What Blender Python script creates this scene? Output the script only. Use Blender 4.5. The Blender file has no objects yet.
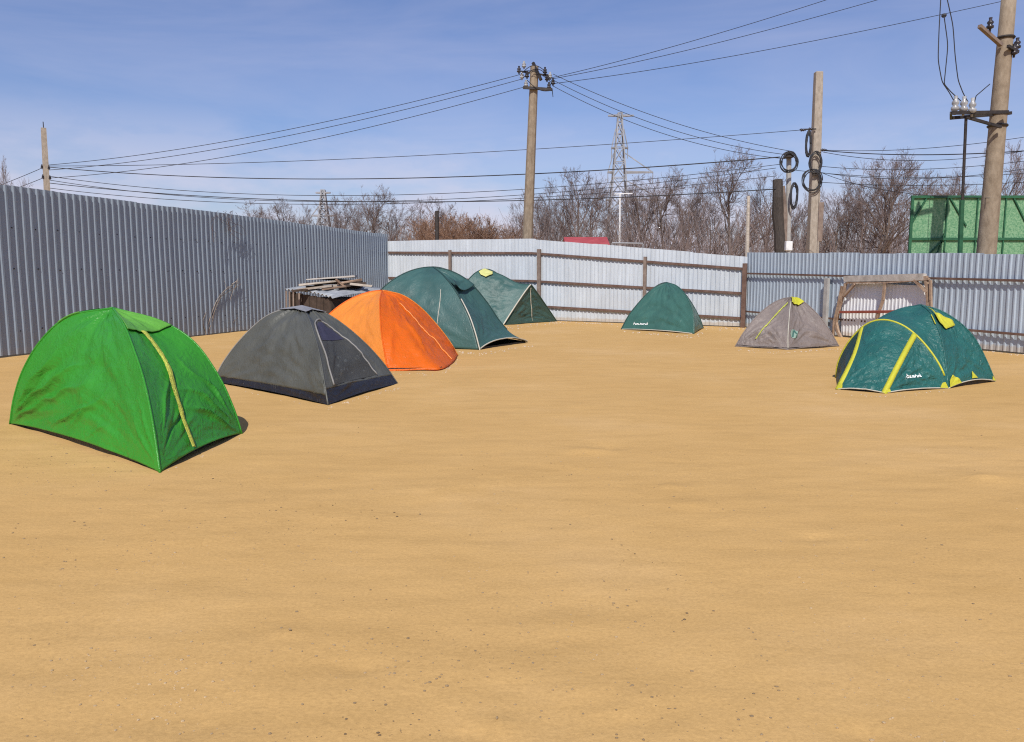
import bpy, math, random
import numpy as np
from mathutils import Vector

# ------------------------------------------------------------------ camera, sky, sun, exposure
C = bpy.context.scene
COL = C.collection
F = 780.0
PITCH = math.atan(94 / F)
EYE = 1.55
cam_d = bpy.data.cameras.new('camera'); cam = bpy.data.objects.new('camera', cam_d); COL.objects.link(cam)
cam_d.sensor_width = 36.0; cam_d.lens = F / 1024 * 36.0
cam_d.clip_start = 0.05; cam_d.clip_end = 5000
cam.location = (0, 0, EYE); cam.rotation_euler = (math.pi / 2 - PITCH, 0, 0)
C.camera = cam

SUN_EL = math.radians(46)
SUN_AZ = (-0.13, -0.99)                                  # towards the sun, seen from above
W = bpy.data.worlds.new('World'); C.world = W; W.use_nodes = True
wt = W.node_tree; wt.nodes.clear()
def wn(t, **k):
    n = wt.nodes.new(t)
    for a, b in k.items(): setattr(n, a, b)
    return n
sky = wn('ShaderNodeTexSky', sky_type='NISHITA', sun_disc=False)
sky.sun_elevation = SUN_EL
sky.sun_rotation = math.atan2(SUN_AZ[0], SUN_AZ[1])
sky.altitude = 150; sky.air_density = 1.25; sky.dust_density = 0.55; sky.ozone_density = 2.2
tc = wn('ShaderNodeTexCoord')
# thin streaks of cirrus, and a low bank of white cloud towards the right
mp = wn('ShaderNodeMapping'); mp.inputs['Scale'].default_value = (1.2, 1.2, 7.0); mp.inputs['Rotation'].default_value = (0.0, 0.18, 0.3)
nz = wn('ShaderNodeTexNoise'); nz.inputs['Scale'].default_value = 1.6; nz.inputs['Detail'].default_value = 7; nz.inputs['Roughness'].default_value = 0.55
nz.inputs['Distortion'].default_value = 0.5
cr = wn('ShaderNodeValToRGB'); cr.color_ramp.elements[0].position = 0.37; cr.color_ramp.elements[1].position = 0.80
cr.color_ramp.elements[1].color = (0.34, 0.34, 0.34, 1)
mp2 = wn('ShaderNodeMapping'); mp2.inputs['Scale'].default_value = (2.4, 2.4, 7.0); mp2.inputs['Location'].default_value = (0.55, 0.2, 0.0)
nz2 = wn('ShaderNodeTexNoise'); nz2.inputs['Scale'].default_value = 2.3; nz2.inputs['Detail'].default_value = 9; nz2.inputs['Roughness'].default_value = 0.58
cr2 = wn('ShaderNodeValToRGB'); cr2.color_ramp.elements[0].position = 0.33; cr2.color_ramp.elements[1].position = 0.60; cr2.color_ramp.elements[1].color = (.85, .85, .85, 1)
sep = wn('ShaderNodeSeparateXYZ')
mr = wn('ShaderNodeMapRange'); mr.inputs['From Min'].default_value = 0.21; mr.inputs['From Max'].default_value = 0.06
ml = wn('ShaderNodeMath', operation='MULTIPLY')
ad = wn('ShaderNodeMath', operation='MAXIMUM')
mix = wn('ShaderNodeMix', data_type='RGBA')
mix.inputs['B'].default_value = (6.2, 5.9, 7.0, 1)
tint = wn('ShaderNodeMix', data_type='RGBA', blend_type='MULTIPLY'); tint.inputs['Factor'].default_value = 1.0
tint.inputs['B'].default_value = (0.635, 0.675, 0.935, 1)
bg = wn('ShaderNodeBackground'); bg.inputs['Strength'].default_value = 0.105
out = wn('ShaderNodeOutputWorld')
L = wt.links.new
L(tc.outputs['Generated'], mp.inputs['Vector']); L(mp.outputs[0], nz.inputs['Vector']); L(nz.outputs['Fac'], cr.inputs['Fac'])
L(tc.outputs['Generated'], mp2.inputs['Vector']); L(mp2.outputs[0], nz2.inputs['Vector']); L(nz2.outputs['Fac'], cr2.inputs['Fac'])
L(tc.outputs['Generated'], sep.inputs[0]); L(sep.outputs['Z'], mr.inputs['Value'])
L(cr2.outputs['Color'], ml.inputs[0]); L(mr.outputs[0], ml.inputs[1])
L(cr.outputs['Color'], ad.inputs[0]); L(ml.outputs[0], ad.inputs[1])
L(sky.outputs[0], tint.inputs['A']); L(tint.outputs['Result'], mix.inputs['A']); L(ad.outputs[0], mix.inputs['Factor'])
L(mix.outputs['Result'], bg.inputs['Color']); L(bg.outputs[0], out.inputs['Surface'])

sl = bpy.data.lights.new('sun', 'SUN'); sl.energy = 4.0; sl.angle = math.radians(0.53); sl.color = (1.0, 0.955, 0.88)
so = bpy.data.objects.new('sun', sl); COL.objects.link(so)
sdir = Vector((SUN_AZ[0] * math.cos(SUN_EL), SUN_AZ[1] * math.cos(SUN_EL), math.sin(SUN_EL)))
so.rotation_euler = sdir.to_track_quat('Z', 'Y').to_euler(); so.location = (0, -10, 20)
C.view_settings.view_transform = 'Standard'; C.view_settings.look = 'None'
C.view_settings.exposure = 0.15; C.view_settings.gamma = 1.0; C.view_settings.use_curve_mapping = False
C.cycles.use_denoising = False; C.cycles.pixel_filter_type = 'BLACKMAN_HARRIS'; C.cycles.filter_width = 1.15
C.cycles.max_bounces = 8; C.cycles.transparent_max_bounces = 12
random.seed(7); RNG = np.random.default_rng(11)

# ------------------------------------------------------------------ measuring: a picture point to a point of the place
cp, sp_ = math.cos(PITCH), math.sin(PITCH)
def ray(px, py):
    a = (px - 512) / F; b = (371 - py) / F
    return np.array([a, cp + b * sp_, -sp_ + b * cp])
def G(px, py):
    r = ray(px, py); t = -EYE / r[2]
    return np.array([r[0] * t, r[1] * t, 0.0])
def P(px, py, Y):
    r = ray(px, py); t = Y / r[1]
    return np.array([r[0] * t, Y, EYE + r[2] * t])
def V(*a): return np.array(a, float)

# ------------------------------------------------------------------ small numpy noise
_perm = RNG.permutation(512)
_grad = RNG.uniform(0, 2 * math.pi, 512)
def perlin(x, y):
    x = np.asarray(x, float); y = np.asarray(y, float)
    xi = np.floor(x).astype(int); yi = np.floor(y).astype(int)
    xf = x - xi; yf = y - yi
    u = xf ** 3 * (xf * (xf * 6 - 15) + 10); v = yf ** 3 * (yf * (yf * 6 - 15) + 10)
    def g(ix, iy, dx, dy):
        a = _grad[(_perm[(ix + _perm[iy & 511]) & 511])]
        return np.cos(a) * dx + np.sin(a) * dy
    n00 = g(xi, yi, xf, yf); n10 = g(xi + 1, yi, xf - 1, yf); n01 = g(xi, yi + 1, xf, yf - 1); n11 = g(xi + 1, yi + 1, xf - 1, yf - 1)
    return ((n00 * (1 - u) + n10 * u) * (1 - v) + (n01 * (1 - u) + n11 * u) * v) * 1.4
def fbm(x, y, o=4):
    s = 0; a = 1
    for i in range(o):
        s = s + a * perlin(x * 2 ** i + 17.3 * i, y * 2 ** i + 5.1 * i); a *= 0.5
    return s

# ------------------------------------------------------------------ mesh collecting and linking
def origin_of(o):
    v = Vector((0, 0, 0))
    while o is not None: v = v + o.location; o = o.parent
    return v
class MB:
    def __init__(s): s.v = []; s.f = []; s.n = 0
    def add(s, verts, faces):
        verts = np.asarray(verts, float).reshape(-1, 3)
        s.v.append(verts); n = s.n
        s.f.extend([tuple(int(i) + n for i in f) for f in faces]); s.n += len(verts)
    def box(s, c, size, rz=0.0, rx=0.0, ry=0.0):
        x, y, z = [k / 2 for k in size]
        p = np.array([(a * x, b * y, c_ * z) for a in (-1, 1) for b in (-1, 1) for c_ in (-1, 1)])
        Rz = np.array([[math.cos(rz), -math.sin(rz), 0], [math.sin(rz), math.cos(rz), 0], [0, 0, 1]])
        Rx = np.array([[1, 0, 0], [0, math.cos(rx), -math.sin(rx)], [0, math.sin(rx), math.cos(rx)]])
        Ry = np.array([[math.cos(ry), 0, math.sin(ry)], [0, 1, 0], [-math.sin(ry), 0, math.cos(ry)]])
        p = p @ (Rz @ Ry @ Rx).T + np.asarray(c, float)
        s.add(p, [(0, 1, 3, 2), (4, 6, 7, 5), (0, 4, 5, 1), (2, 3, 7, 6), (0, 2, 6, 4), (1, 5, 7, 3)])
    def beam(s, a, b, w, h, up=(0, 0, 1), jit=0.0):
        a = np.asarray(a, float); b = np.asarray(b, float); d = b - a; d = d / np.linalg.norm(d)
        up = np.asarray(up, float)
        if abs(d @ up) > 0.95: up = V(0, 1, 0)
        sx = np.cross(d, up); sx /= np.linalg.norm(sx); sy = np.cross(sx, d)
        p = []
        for q in (a, b):
            for i, j in ((-1, -1), (1, -1), (1, 1), (-1, 1)):
                p.append(q + sx * i * w / 2 + sy * j * h / 2 + (np.array([random.uniform(-jit, jit) for _ in range(3)]) if jit else 0))
        s.add(p, [(0, 3, 2, 1), (4, 5, 6, 7), (0, 1, 5, 4), (1, 2, 6, 5), (2, 3, 7, 6), (3, 0, 4, 7)])
    def tube(s, pts, r, n=6, caps=True):
        pts = np.asarray(pts, float); m = len(pts)
        rr = np.full(m, r) if np.isscalar(r) else np.asarray(r, float)
        t = np.gradient(pts, axis=0); t /= np.linalg.norm(t, axis=1)[:, None] + 1e-12
        ref = V(0, 0, 1) if abs(t[0][2]) < 0.9 else V(1, 0, 0)
        sx = np.cross(t, ref); sx /= np.linalg.norm(sx, axis=1)[:, None] + 1e-12
        sy = np.cross(sx, t)
        ang = np.linspace(0, 2 * math.pi, n, endpoint=False)
        vs = pts[:, None, :] + rr[:, None, None] * (np.cos(ang)[None, :, None] * sx[:, None, :] + np.sin(ang)[None, :, None] * sy[:, None, :])
        fs = []
        for i in range(m - 1):
            for j in range(n):
                k = (j + 1) % n
                fs.append((i * n + j, i * n + k, (i + 1) * n + k, (i + 1) * n + j))
        if caps: fs.append(tuple(range(n))[::-1]); fs.append(tuple((m - 1) * n + j for j in range(n)))
        s.add(vs.reshape(-1, 3), fs)
    def grid(s, A):
        m, n = A.shape[:2]
        s.add(A.reshape(-1, 3), [(i * n + j, i * n + j + 1, (i + 1) * n + j + 1, (i + 1) * n + j) for i in range(m - 1) for j in range(n - 1)])
    def lathe(s, c, prof, n=12, axis=None):
        c = np.asarray(c, float); k = len(prof)
        ang = np.linspace(0, 2 * math.pi, n, endpoint=False); vs = []
        for r, z in prof:
            for a in ang: vs.append((r * math.cos(a), r * math.sin(a), z))
        vs = np.array(vs)
        if axis is not None:
            q = Vector(axis).to_track_quat('Z', 'Y').to_matrix(); vs = vs @ np.array(q).T
        fs = [(i * n + j, i * n + (j + 1) % n, (i + 1) * n + (j + 1) % n, (i + 1) * n + j) for i in range(k - 1) for j in range(n)]
        fs.append(tuple(range(n))[::-1]); fs.append(tuple((k - 1) * n + j for j in range(n)))
        s.add(vs + c, fs)
    def mesh(s, name):
        me = bpy.data.meshes.new(name)
        me.from_pydata(np.concatenate(s.v).tolist(), [], s.f); me.update()
        return me
    def build(s, name, mat, parent=None, smooth=False, bevel=0.0, solid=0.0, local=False):
        vs = np.concatenate(s.v)
        if parent is not None and not local: vs = vs - np.array(origin_of(parent))
        me = bpy.data.meshes.new(name); me.from_pydata(vs.tolist(), [], s.f); me.update()
        if smooth: me.polygons.foreach_set('use_smooth', [True] * len(me.polygons))
        o = bpy.data.objects.new(name, me); COL.objects.link(o); me.materials.append(mat)
        if parent is not None: o.parent = parent
        if bevel:
            b = o.modifiers.new('edge', 'BEVEL'); b.width = bevel; b.segments = 2
        if solid:
            b = o.modifiers.new('thick', 'SOLIDIFY'); b.thickness = solid; b.offset = -1
        return o
def tag(o, label, cat, group=None, kind=None):
    o['label'] = label; o['category'] = cat
    if group: o['group'] = group
    if kind: o['kind'] = kind
    return o
def thing(name, loc, label, cat, group=None):
    o = bpy.data.objects.new(name, None); COL.objects.link(o); o.location = Vector([float(k) for k in loc]); o.empty_display_size = 0.2
    return tag(o, label, cat, group)
def kind(o, k, label=None):
    o['kind'] = k
    if label: o['label'] = label
    return o

# ------------------------------------------------------------------ materials
def mat(name):
    m = bpy.data.materials.new(name); m.use_nodes = True
    nt = m.node_tree; b = nt.nodes['Principled BSDF']
    return m, nt, b
def node(nt, t, **k):
    n = nt.nodes.new(t)
    for a, v in k.items():
        if a in n.inputs: n.inputs[a].default_value = v
        else: setattr(n, a, v)
    return n
def ramp(nt, stops):
    r = nt.nodes.new('ShaderNodeValToRGB'); e = r.color_ramp.elements
    while len(e) < len(stops): e.new(0.5)
    for i, (p, c) in enumerate(stops):
        e[i].position = p; e[i].color = (*c, 1) if len(c) == 3 else c
    return r
def coords(nt, scale=(1, 1, 1), rot=(0, 0, 0), src='Object'):
    t = nt.nodes.new('ShaderNodeTexCoord'); m = nt.nodes.new('ShaderNodeMapping')
    m.inputs['Scale'].default_value = scale; m.inputs['Rotation'].default_value = rot
    nt.links.new(t.outputs[src], m.inputs['Vector']); return m.outputs[0]
def mottled(name, c1, c2, scale=3, rough=0.7, bump=0.2, bscale=30, metal=0.0, detail=6, aniso=(1, 1, 1), spec=0.4, bdist=0.01):
    m, nt, b = mat(name); l = nt.links.new
    v = coords(nt, aniso)
    n = node(nt, 'ShaderNodeTexNoise', Scale=scale, Detail=detail, Roughness=0.62); l(v, n.inputs['Vector'])
    r = ramp(nt, [(0.32, c1), (0.68, c2)]); l(n.outputs['Fac'], r.inputs['Fac']); l(r.outputs[0], b.inputs['Base Color'])
    b.inputs['Roughness'].default_value = rough; b.inputs['Metallic'].default_value = metal; b.inputs['Specular IOR Level'].default_value = spec
    if bump:
        n2 = node(nt, 'ShaderNodeTexNoise', Scale=bscale, Detail=5, Roughness=0.6); l(v, n2.inputs['Vector'])
        bp = node(nt, 'ShaderNodeBump', Strength=bump, Distance=bdist); l(n2.outputs['Fac'], bp.inputs['Height']); l(bp.outputs[0], b.inputs['Normal'])
    return m
def fabric(name, col, rough=0.5, transl=0.22, crinkle=0.5, var=0.16, sheen=0.1, scale=1.0):
    m, nt, b = mat(name); l = nt.links.new
    v = coords(nt)
    n = node(nt, 'ShaderNodeTexNoise', Scale=2.2, Detail=5, Roughness=0.6); l(v, n.inputs['Vector'])
    lo = tuple(c * (1 - var) for c in col); hi = tuple(min(1, c * (1 + var)) for c in col)
    r = ramp(nt, [(0.3, lo), (0.7, hi)]); l(n.outputs['Fac'], r.inputs['Fac'])
    # pale dusty bloom
    n3 = node(nt, 'ShaderNodeTexNoise', Scale=7.0, Detail=8, Roughness=0.7); l(v, n3.inputs['Vector'])
    r3 = ramp(nt, [(0.52, (0, 0, 0)), (0.80, (0.045, 0.045, 0.045))]); l(n3.outputs['Fac'], r3.inputs['Fac'])
    mx = node(nt, 'ShaderNodeMix', data_type='RGBA'); l(r3.outputs[0], mx.inputs['Factor']); l(r.outputs[0], mx.inputs['A'])
    mx.inputs['B'].default_value = (0.42, 0.38, 0.30, 1)
    l(mx.outputs['Result'], b.inputs['Base Color'])
    b.inputs['Roughness'].default_value = rough; b.inputs['Specular IOR Level'].default_value = 0.45
    # crinkles: ridged noise, sharp creases
    n4 = node(nt, 'ShaderNodeTexNoise', Scale=9.0 * scale, Detail=4, Roughness=0.55, Distortion=0.8); l(v, n4.inputs['Vector'])
    s1 = node(nt, 'ShaderNodeMath', operation='SUBTRACT'); s1.inputs[1].default_value = 0.5; l(n4.outputs['Fac'], s1.inputs[0])
    a1 = node(nt, 'ShaderNodeMath', operation='ABSOLUTE'); l(s1.outputs[0], a1.inputs[0])
    n5 = node(nt, 'ShaderNodeTexNoise', Scale=26.0 * scale, Detail=3, Roughness=0.5); l(v, n5.inputs['Vector'])
    a2 = node(nt, 'ShaderNodeMath', operation='MULTIPLY_ADD'); l(n5.outputs['Fac'], a2.inputs[0]); a2.inputs[1].default_value = 0.16; l(a1.outputs[0], a2.inputs[2])
    bp = node(nt, 'ShaderNodeBump', Strength=crinkle, Distance=0.055); l(a2.outputs[0], bp.inputs['Height']); l(bp.outputs[0], b.inputs['Normal'])
    tr = node(nt, 'ShaderNodeBsdfTranslucent'); l(mx.outputs['Result'], tr.inputs['Color']); l(bp.outputs[0], tr.inputs['Normal'])
    ms = node(nt, 'ShaderNodeMixShader'); ms.inputs[0].default_value = transl
    l(b.outputs[0], ms.inputs[1]); l(tr.outputs[0], ms.inputs[2])
    l(ms.outputs[0], nt.nodes['Material Output'].inputs['Surface'])
    return m
def sheet_metal(name, c, rough, streak, metal=0.0, spec=0.5, dust=0.5):
    m, nt, b = mat(name); l = nt.links.new
    v = coords(nt, (2.2, 2.2, 0.22))
    n = node(nt, 'ShaderNodeTexNoise', Scale=2.0, Detail=8, Roughness=0.65); l(v, n.inputs['Vector'])
    r = ramp(nt, [(0.30, tuple(k * (1 - streak) for k in c)), (0.62, c), (0.85, tuple(min(1, k * (1 + streak * 0.5)) for k in c))]); l(n.outputs['Fac'], r.inputs['Fac'])
    v2 = coords(nt, (1, 1, 0.5))
    n2 = node(nt, 'ShaderNodeTexNoise', Scale=9.0, Detail=8, Roughness=0.75); l(v2, n2.inputs['Vector'])
    r2 = ramp(nt, [(0.60, (0, 0, 0)), (0.86, (0.42, 0.42, 0.42))]); l(n2.outputs['Fac'], r2.inputs['Fac'])
    mx = node(nt, 'ShaderNodeMix', data_type='RGBA'); l(r2.outputs[0], mx.inputs['Factor']); l(r.outputs[0], mx.inputs['A'])
    mx.inputs['B'].default_value = (0.19, 0.16, 0.14, 1)
    # dust splashed up at the foot of the sheet
    sx = node(nt, 'ShaderNodeSeparateXYZ'); tco = node(nt, 'ShaderNodeTexCoord'); l(tco.outputs['Object'], sx.inputs[0])
    zz = node(nt, 'ShaderNodeMath', operation='MULTIPLY_ADD'); l(n2.outputs['Fac'], zz.inputs[0]); zz.inputs[1].default_value = -0.22; l(sx.outputs['Z'], zz.inputs[2])
    r3 = ramp(nt, [(0.0, (dust, dust, dust)), (0.05, (0, 0, 0))]); l(zz.outputs[0], r3.inputs['Fac'])
    mx2 = node(nt, 'ShaderNodeMix', data_type='RGBA'); l(r3.outputs[0], mx2.inputs['Factor']); l(mx.outputs['Result'], mx2.inputs['A'])
    mx2.inputs['B'].default_value = (0.40, 0.31, 0.20, 1)
    l(mx2.outputs['Result'], b.inputs['Base Color'])
    b.inputs['Roughness'].default_value = rough; b.inputs['Metallic'].default_value = metal; b.inputs['Specular IOR Level'].default_value = spec
    n3 = node(nt, 'ShaderNodeTexNoise', Scale=2.5, Detail=3); l(coords(nt), n3.inputs['Vector'])
    bp = node(nt, 'ShaderNodeBump', Strength=0.25, Distance=0.03); l(n3.outputs['Fac'], bp.inputs['Height']); l(bp.outputs[0], b.inputs['Normal'])
    return m

def sand():
    m, nt, b = mat('sand'); l = nt.links.new
    v = coords(nt)
    n1 = node(nt, 'ShaderNodeTexNoise', Scale=0.35, Detail=6, Roughness=0.6); l(v, n1.inputs['Vector'])
    r1 = ramp(nt, [(0.30, (0.530, 0.324, 0.118)), (0.52, (0.556, 0.346, 0.132)), (0.74, (0.606, 0.392, 0.172))]); l(n1.outputs['Fac'], r1.inputs['Fac'])
    # long faint drag streaks from levelling
    vs = coords(nt, (0.75, 2.6, 1), (0, 0, 0.05))
    n2 = node(nt, 'ShaderNodeTexNoise', Scale=2.2, Detail=9, Roughness=0.68); l(vs, n2.inputs['Vector'])
    r2 = ramp(nt, [(0.30, (0.91, 0.905, 0.89)), (0.5, (1, 1, 1)), (0.70, (1.06, 1.06, 1.06))]); l(n2.outputs['Fac'], r2.inputs['Fac'])
    mx = node(nt, 'ShaderNodeMix', data_type='RGBA', blend_type='MULTIPLY'); mx.inputs['Factor'].default_value = 1.0
    l(r1.outputs[0], mx.inputs['A']); l(r2.outputs[0], mx.inputs['B'])
    # grain
    n3 = node(nt, 'ShaderNodeTexNoise', Scale=55.0, Detail=6, Roughness=0.75); l(v, n3.inputs['Vector'])
    r3 = ramp(nt, [(0.30, (0.84, 0.83, 0.82)), (0.55, (1, 1, 1)), (0.75, (1.10, 1.10, 1.10))]); l(n3.outputs['Fac'], r3.inputs['Fac'])
    mx2 = node(nt, 'ShaderNodeMix', data_type='RGBA', blend_type='MULTIPLY'); mx2.inputs['Factor'].default_value = 1.0
    l(mx.outputs['Result'], mx2.inputs['A']); l(r3.outputs[0], mx2.inputs['B'])
    l(mx2.outputs['Result'], b.inputs['Base Color'])
    b.inputs['Roughness'].default_value = 0.95; b.inputs['Specular IOR Level'].default_value = 0.15
    n4 = node(nt, 'ShaderNodeTexNoise', Scale=7.0, Detail=8, Roughness=0.7); l(v, n4.inputs['Vector'])
    b1 = node(nt, 'ShaderNodeBump', Strength=0.22, Distance=0.04); l(n4.outputs['Fac'], b1.inputs['Height'])
    b2 = node(nt, 'ShaderNodeBump', Strength=0.10, Distance=0.03); l(n2.outputs['Fac'], b2.inputs['Height']); l(b1.outputs[0], b2.inputs['Normal'])
    b3 = node(nt, 'ShaderNodeBump', Strength=0.2, Distance=0.006); l(n3.outputs['Fac'], b3.inputs['Height']); l(b2.outputs[0], b3.inputs['Normal'])
    l(b3.outputs[0], b.inputs['Normal'])
    return m

M = {}
M['sand'] = sand()
M['fence_grey'] = sheet_metal('grey_profiled_steel', (0.245, 0.300, 0.360), 0.42, 0.12, dust=0.1)
M['fence_white'] = sheet_metal('white_profiled_steel', (0.55, 0.595, 0.635), 0.45, 0.2)
M['fence_zinc'] = sheet_metal('zinc_profiled_steel', (0.375, 0.445, 0.52), 0.45, 0.2)
M['fence_bright'] = sheet_metal('fresh_white_steel', (0.70, 0.72, 0.73), 0.5, 0.1)
M['rail'] = mottled('rusty_rail', (0.10, 0.055, 0.040), (0.17, 0.105, 0.08), 6, 0.75)
M['post'] = mottled('rusty_post', (0.15, 0.105, 0.085), (0.27, 0.21, 0.17), 5, 0.75)
M['grey_post'] = mottled('grey_post', (0.30, 0.29, 0.28), (0.42, 0.41, 0.39), 5, 0.8)
M['concrete'] = mottled('pole_concrete', (0.200, 0.152, 0.104), (0.315, 0.252, 0.182), 5, 0.9, 0.6, 25, aniso=(2, 2, .9))
M['concrete_pale'] = mottled('pale_concrete', (0.26, 0.22, 0.175), (0.40, 0.348, 0.29), 5, 0.9, 0.6, 25, aniso=(2, 2, .9))
M['old_wood'] = mottled('old_pole_wood', (0.030, 0.024, 0.021), (0.085, 0.07, 0.06), 9, 0.9, 0.6, 20, aniso=(6, 6, 0.6))
M['dark_iron'] = mottled('dark_iron', (0.025, 0.022, 0.022), (0.06, 0.05, 0.045), 8, 0.6, metal=0.3)
M['porcelain'] = mottled('grey_porcelain', (0.22, 0.22, 0.23), (0.42, 0.42, 0.42), 8, 0.25, 0)
M['dark_porcelain'] = mottled('brown_porcelain', (0.02, 0.02, 0.025), (0.05, 0.04, 0.045), 8, 0.25, 0)
M['cable'] = mottled('black_cable', (0.018, 0.018, 0.022), (0.035, 0.035, 0.04), 8, 0.6, 0)
M['bark'] = mottled('bark', (0.10, 0.075, 0.064), (0.20, 0.158, 0.135), 7, 0.95, 0.4, 20, aniso=(3, 3, 0.6))
M['twig'] = mottled('twigs', (0.128, 0.094, 0.086), (0.235, 0.180, 0.165), 1.2, 0.9, 0)
M['twig_red'] = mottled('reddish_twigs', (0.16, 0.092, 0.060), (0.27, 0.165, 0.110), 1.5, 0.9, 0)
M['dry_stem'] = mottled('dry_stems', (0.20, 0.16, 0.13), (0.40, 0.34, 0.28), 5, 0.9, 0)
M['pale_steel'] = mottled('galvanised_lattice', (0.20, 0.21, 0.23), (0.34, 0.35, 0.38), 0.5, 0.5, 0)
M['weathered'] = mottled('weathered_board', (0.33, 0.28, 0.22), (0.58, 0.51, 0.43), 6, 0.9, 0.4, 30, aniso=(1, 5, 5))
M['bleached'] = mottled('bleached_board', (0.36, 0.33, 0.29), (0.56, 0.52, 0.47), 6, 0.9, 0.4, 30)
M['frame_wood'] = mottled('sun_dried_timber', (0.22, 0.14, 0.09), (0.44, 0.33, 0.24), 6, 0.85, 0.4, 30)
M['brown_wood'] = mottled('brown_timber', (0.17, 0.105, 0.068), (0.36, 0.25, 0.175), 6, 0.85, 0.4, 30)
M['dark_wood'] = mottled('dark_timber', (0.035, 0.024, 0.018), (0.09, 0.062, 0.046), 6, 0.9, 0.4, 30)
M['red_paint'] = mottled('red_paint', (0.23, 0.055, 0.04), (0.34, 0.10, 0.07), 6, 0.7)
M['red_roof'] = mottled('red_roof_sheet', (0.30, 0.045, 0.048), (0.42, 0.08, 0.08), 2, 0.5)
M['brick'] = mottled('shed_wall', (0.30, 0.24, 0.20), (0.40, 0.33, 0.28), 3, 0.9)
M['white_paint'] = mottled('white_paint', (0.66, 0.66, 0.66), (0.78, 0.78, 0.77), 3, 0.6, 0.1)
M['scrap_sheet'] = mottled('dull_zinc', (0.20, 0.215, 0.23), (0.36, 0.375, 0.39), 4, 0.5, 0.2, 12)
M['green_frame'] = mottled('green_frame', (0.012, 0.075, 0.035), (0.025, 0.12, 0.055), 6, 0.6)
M['green_board'] = mottled('green_board', (0.055, 0.20, 0.095), (0.25, 0.41, 0.24), 26, 0.85, 0.3, 30, detail=9)

M['t_green'] = fabric('bright_green_nylon', (0.045, 0.310, 0.028), 0.36, 0.22, 0.42, 0.07)
M['t_lime'] = fabric('lime_nylon', (0.13, 0.40, 0.05), 0.5, 0.2, 0.4)
M['t_yellow'] = fabric('yellow_nylon', (0.60, 0.58, 0.045), 0.5, 0.2, 0.4, 0.1)
M['t_lemon'] = fabric('pale_lemon_nylon', (0.66, 0.66, 0.24), 0.5, 0.2, 0.4, 0.1)
M['t_zip'] = fabric('yellow_green_webbing', (0.52, 0.55, 0.08), 0.6, 0.1, 0.8, 0.3, scale=3)
M['t_black'] = fabric('black_groundsheet', (0.016, 0.017, 0.022), 0.5, 0.02, 0.6)
M['t_navy'] = fabric('dark_navy_groundsheet', (0.014, 0.014, 0.020), 0.45, 0.02, 0.8)
M['t_grey'] = fabric('charcoal_nylon', (0.096, 0.098, 0.084), 0.45, 0.12, 0.4)
M['t_grey_door'] = fabric('charcoal_mesh_door', (0.060, 0.061, 0.056), 0.65, 0.1, 0.5, scale=2)
M['t_mesh'] = fabric('violet_mesh', (0.042, 0.040, 0.072), 0.7, 0.1, 0.15)
M['t_cap'] = fabric('light_grey_mesh', (0.27, 0.27, 0.285), 0.6, 0.15, 0.5)
M['t_piping'] = fabric('grey_piping', (0.24, 0.23, 0.215), 0.6, 0.05, 0.3)
M['t_orange'] = fabric('orange_nylon', (0.92, 0.205, 0.012), 0.42, 0.45, 0.5, 0.06)
M['t_amber'] = fabric('sunlit_and_trim_orange', (0.86, 0.30, 0.045), 0.45, 0.25, 0.45, 0.08)  # sunlit tone of the orange side panel, also used for lighter trim
M['t_teal'] = fabric('dark_green_polyester', (0.046, 0.116, 0.108), 0.46, 0.14, 0.28)
M['t_teal2'] = fabric('mid_green_polyester', (0.050, 0.124, 0.113), 0.48, 0.18, 0.28)
M['t_forest'] = fabric('forest_green_polyester', (0.050, 0.138, 0.112), 0.36, 0.12, 0.4)
M['t_bluegreen'] = fabric('blue_green_polyester', (0.022, 0.125, 0.112), 0.40, 0.12, 0.85)
M['t_dark'] = fabric('dark_green_trim', (0.016, 0.050, 0.045), 0.5, 0.05, 0.3)
M['t_taupe'] = fabric('taupe_polyester', (0.232, 0.192, 0.172), 0.5, 0.15, 0.6)
M['t_pale_trim'] = fabric('pale_tape', (0.50, 0.48, 0.40), 0.6, 0.05, 0.2)
M['t_white'] = fabric('white_print', (0.85, 0.88, 0.86), 0.6, 0.0, 0.05, 0.02)
M['t_emblem'] = fabric('pale_green_print', (0.22, 0.31, 0.25), 0.6, 0.0, 0.1, 0.05)
M['stone'] = mottled('small_stones', (0.10, 0.065, 0.035), (0.50, 0.36, 0.20), 0.9, 0.9, 0, detail=1)
M['debris'] = mottled('pale_debris', (0.36, 0.27, 0.18), (0.70, 0.60, 0.50), 3, 0.9, 0)

# ------------------------------------------------------------------ the ground
def axis_pts(lo, hi, step, far):
    c = list(np.arange(lo, hi + 1e-6, step)); d = step
    a = lo; left = []
    while a > -far: d *= 1.6; a -= d; left.append(a)
    d = step; a = hi; right = []
    while a < far: d *= 1.6; a += d; right.append(a)
    return np.array(left[::-1] + c + right)
def gz(x, y):
    x = np.asarray(x, float); y = np.asarray(y, float)
    m = np.clip((17 - np.abs(x)) / 4, 0, 1) * np.clip((36 - y) / 4, 0, 1) * np.clip((y + 3) / 2, 0, 1)
    z = 0.010 * fbm(x * 0.35, y * 0.45, 3) + 0.006 * fbm(x * 1.3 + 9, y * 2.6, 3)
    for k, (sx, sy, r, h) in enumerate(DIGS):
        q = ((x - sx) / (r * 1.5)) ** 2 + ((y - sy) / r) ** 2
        z = z + 1.25 * h * np.exp(-q * 1.5) * (1 + 0.6 * perlin(x * 9 + k, y * 9))
    return z * m
DIGS = []
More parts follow.
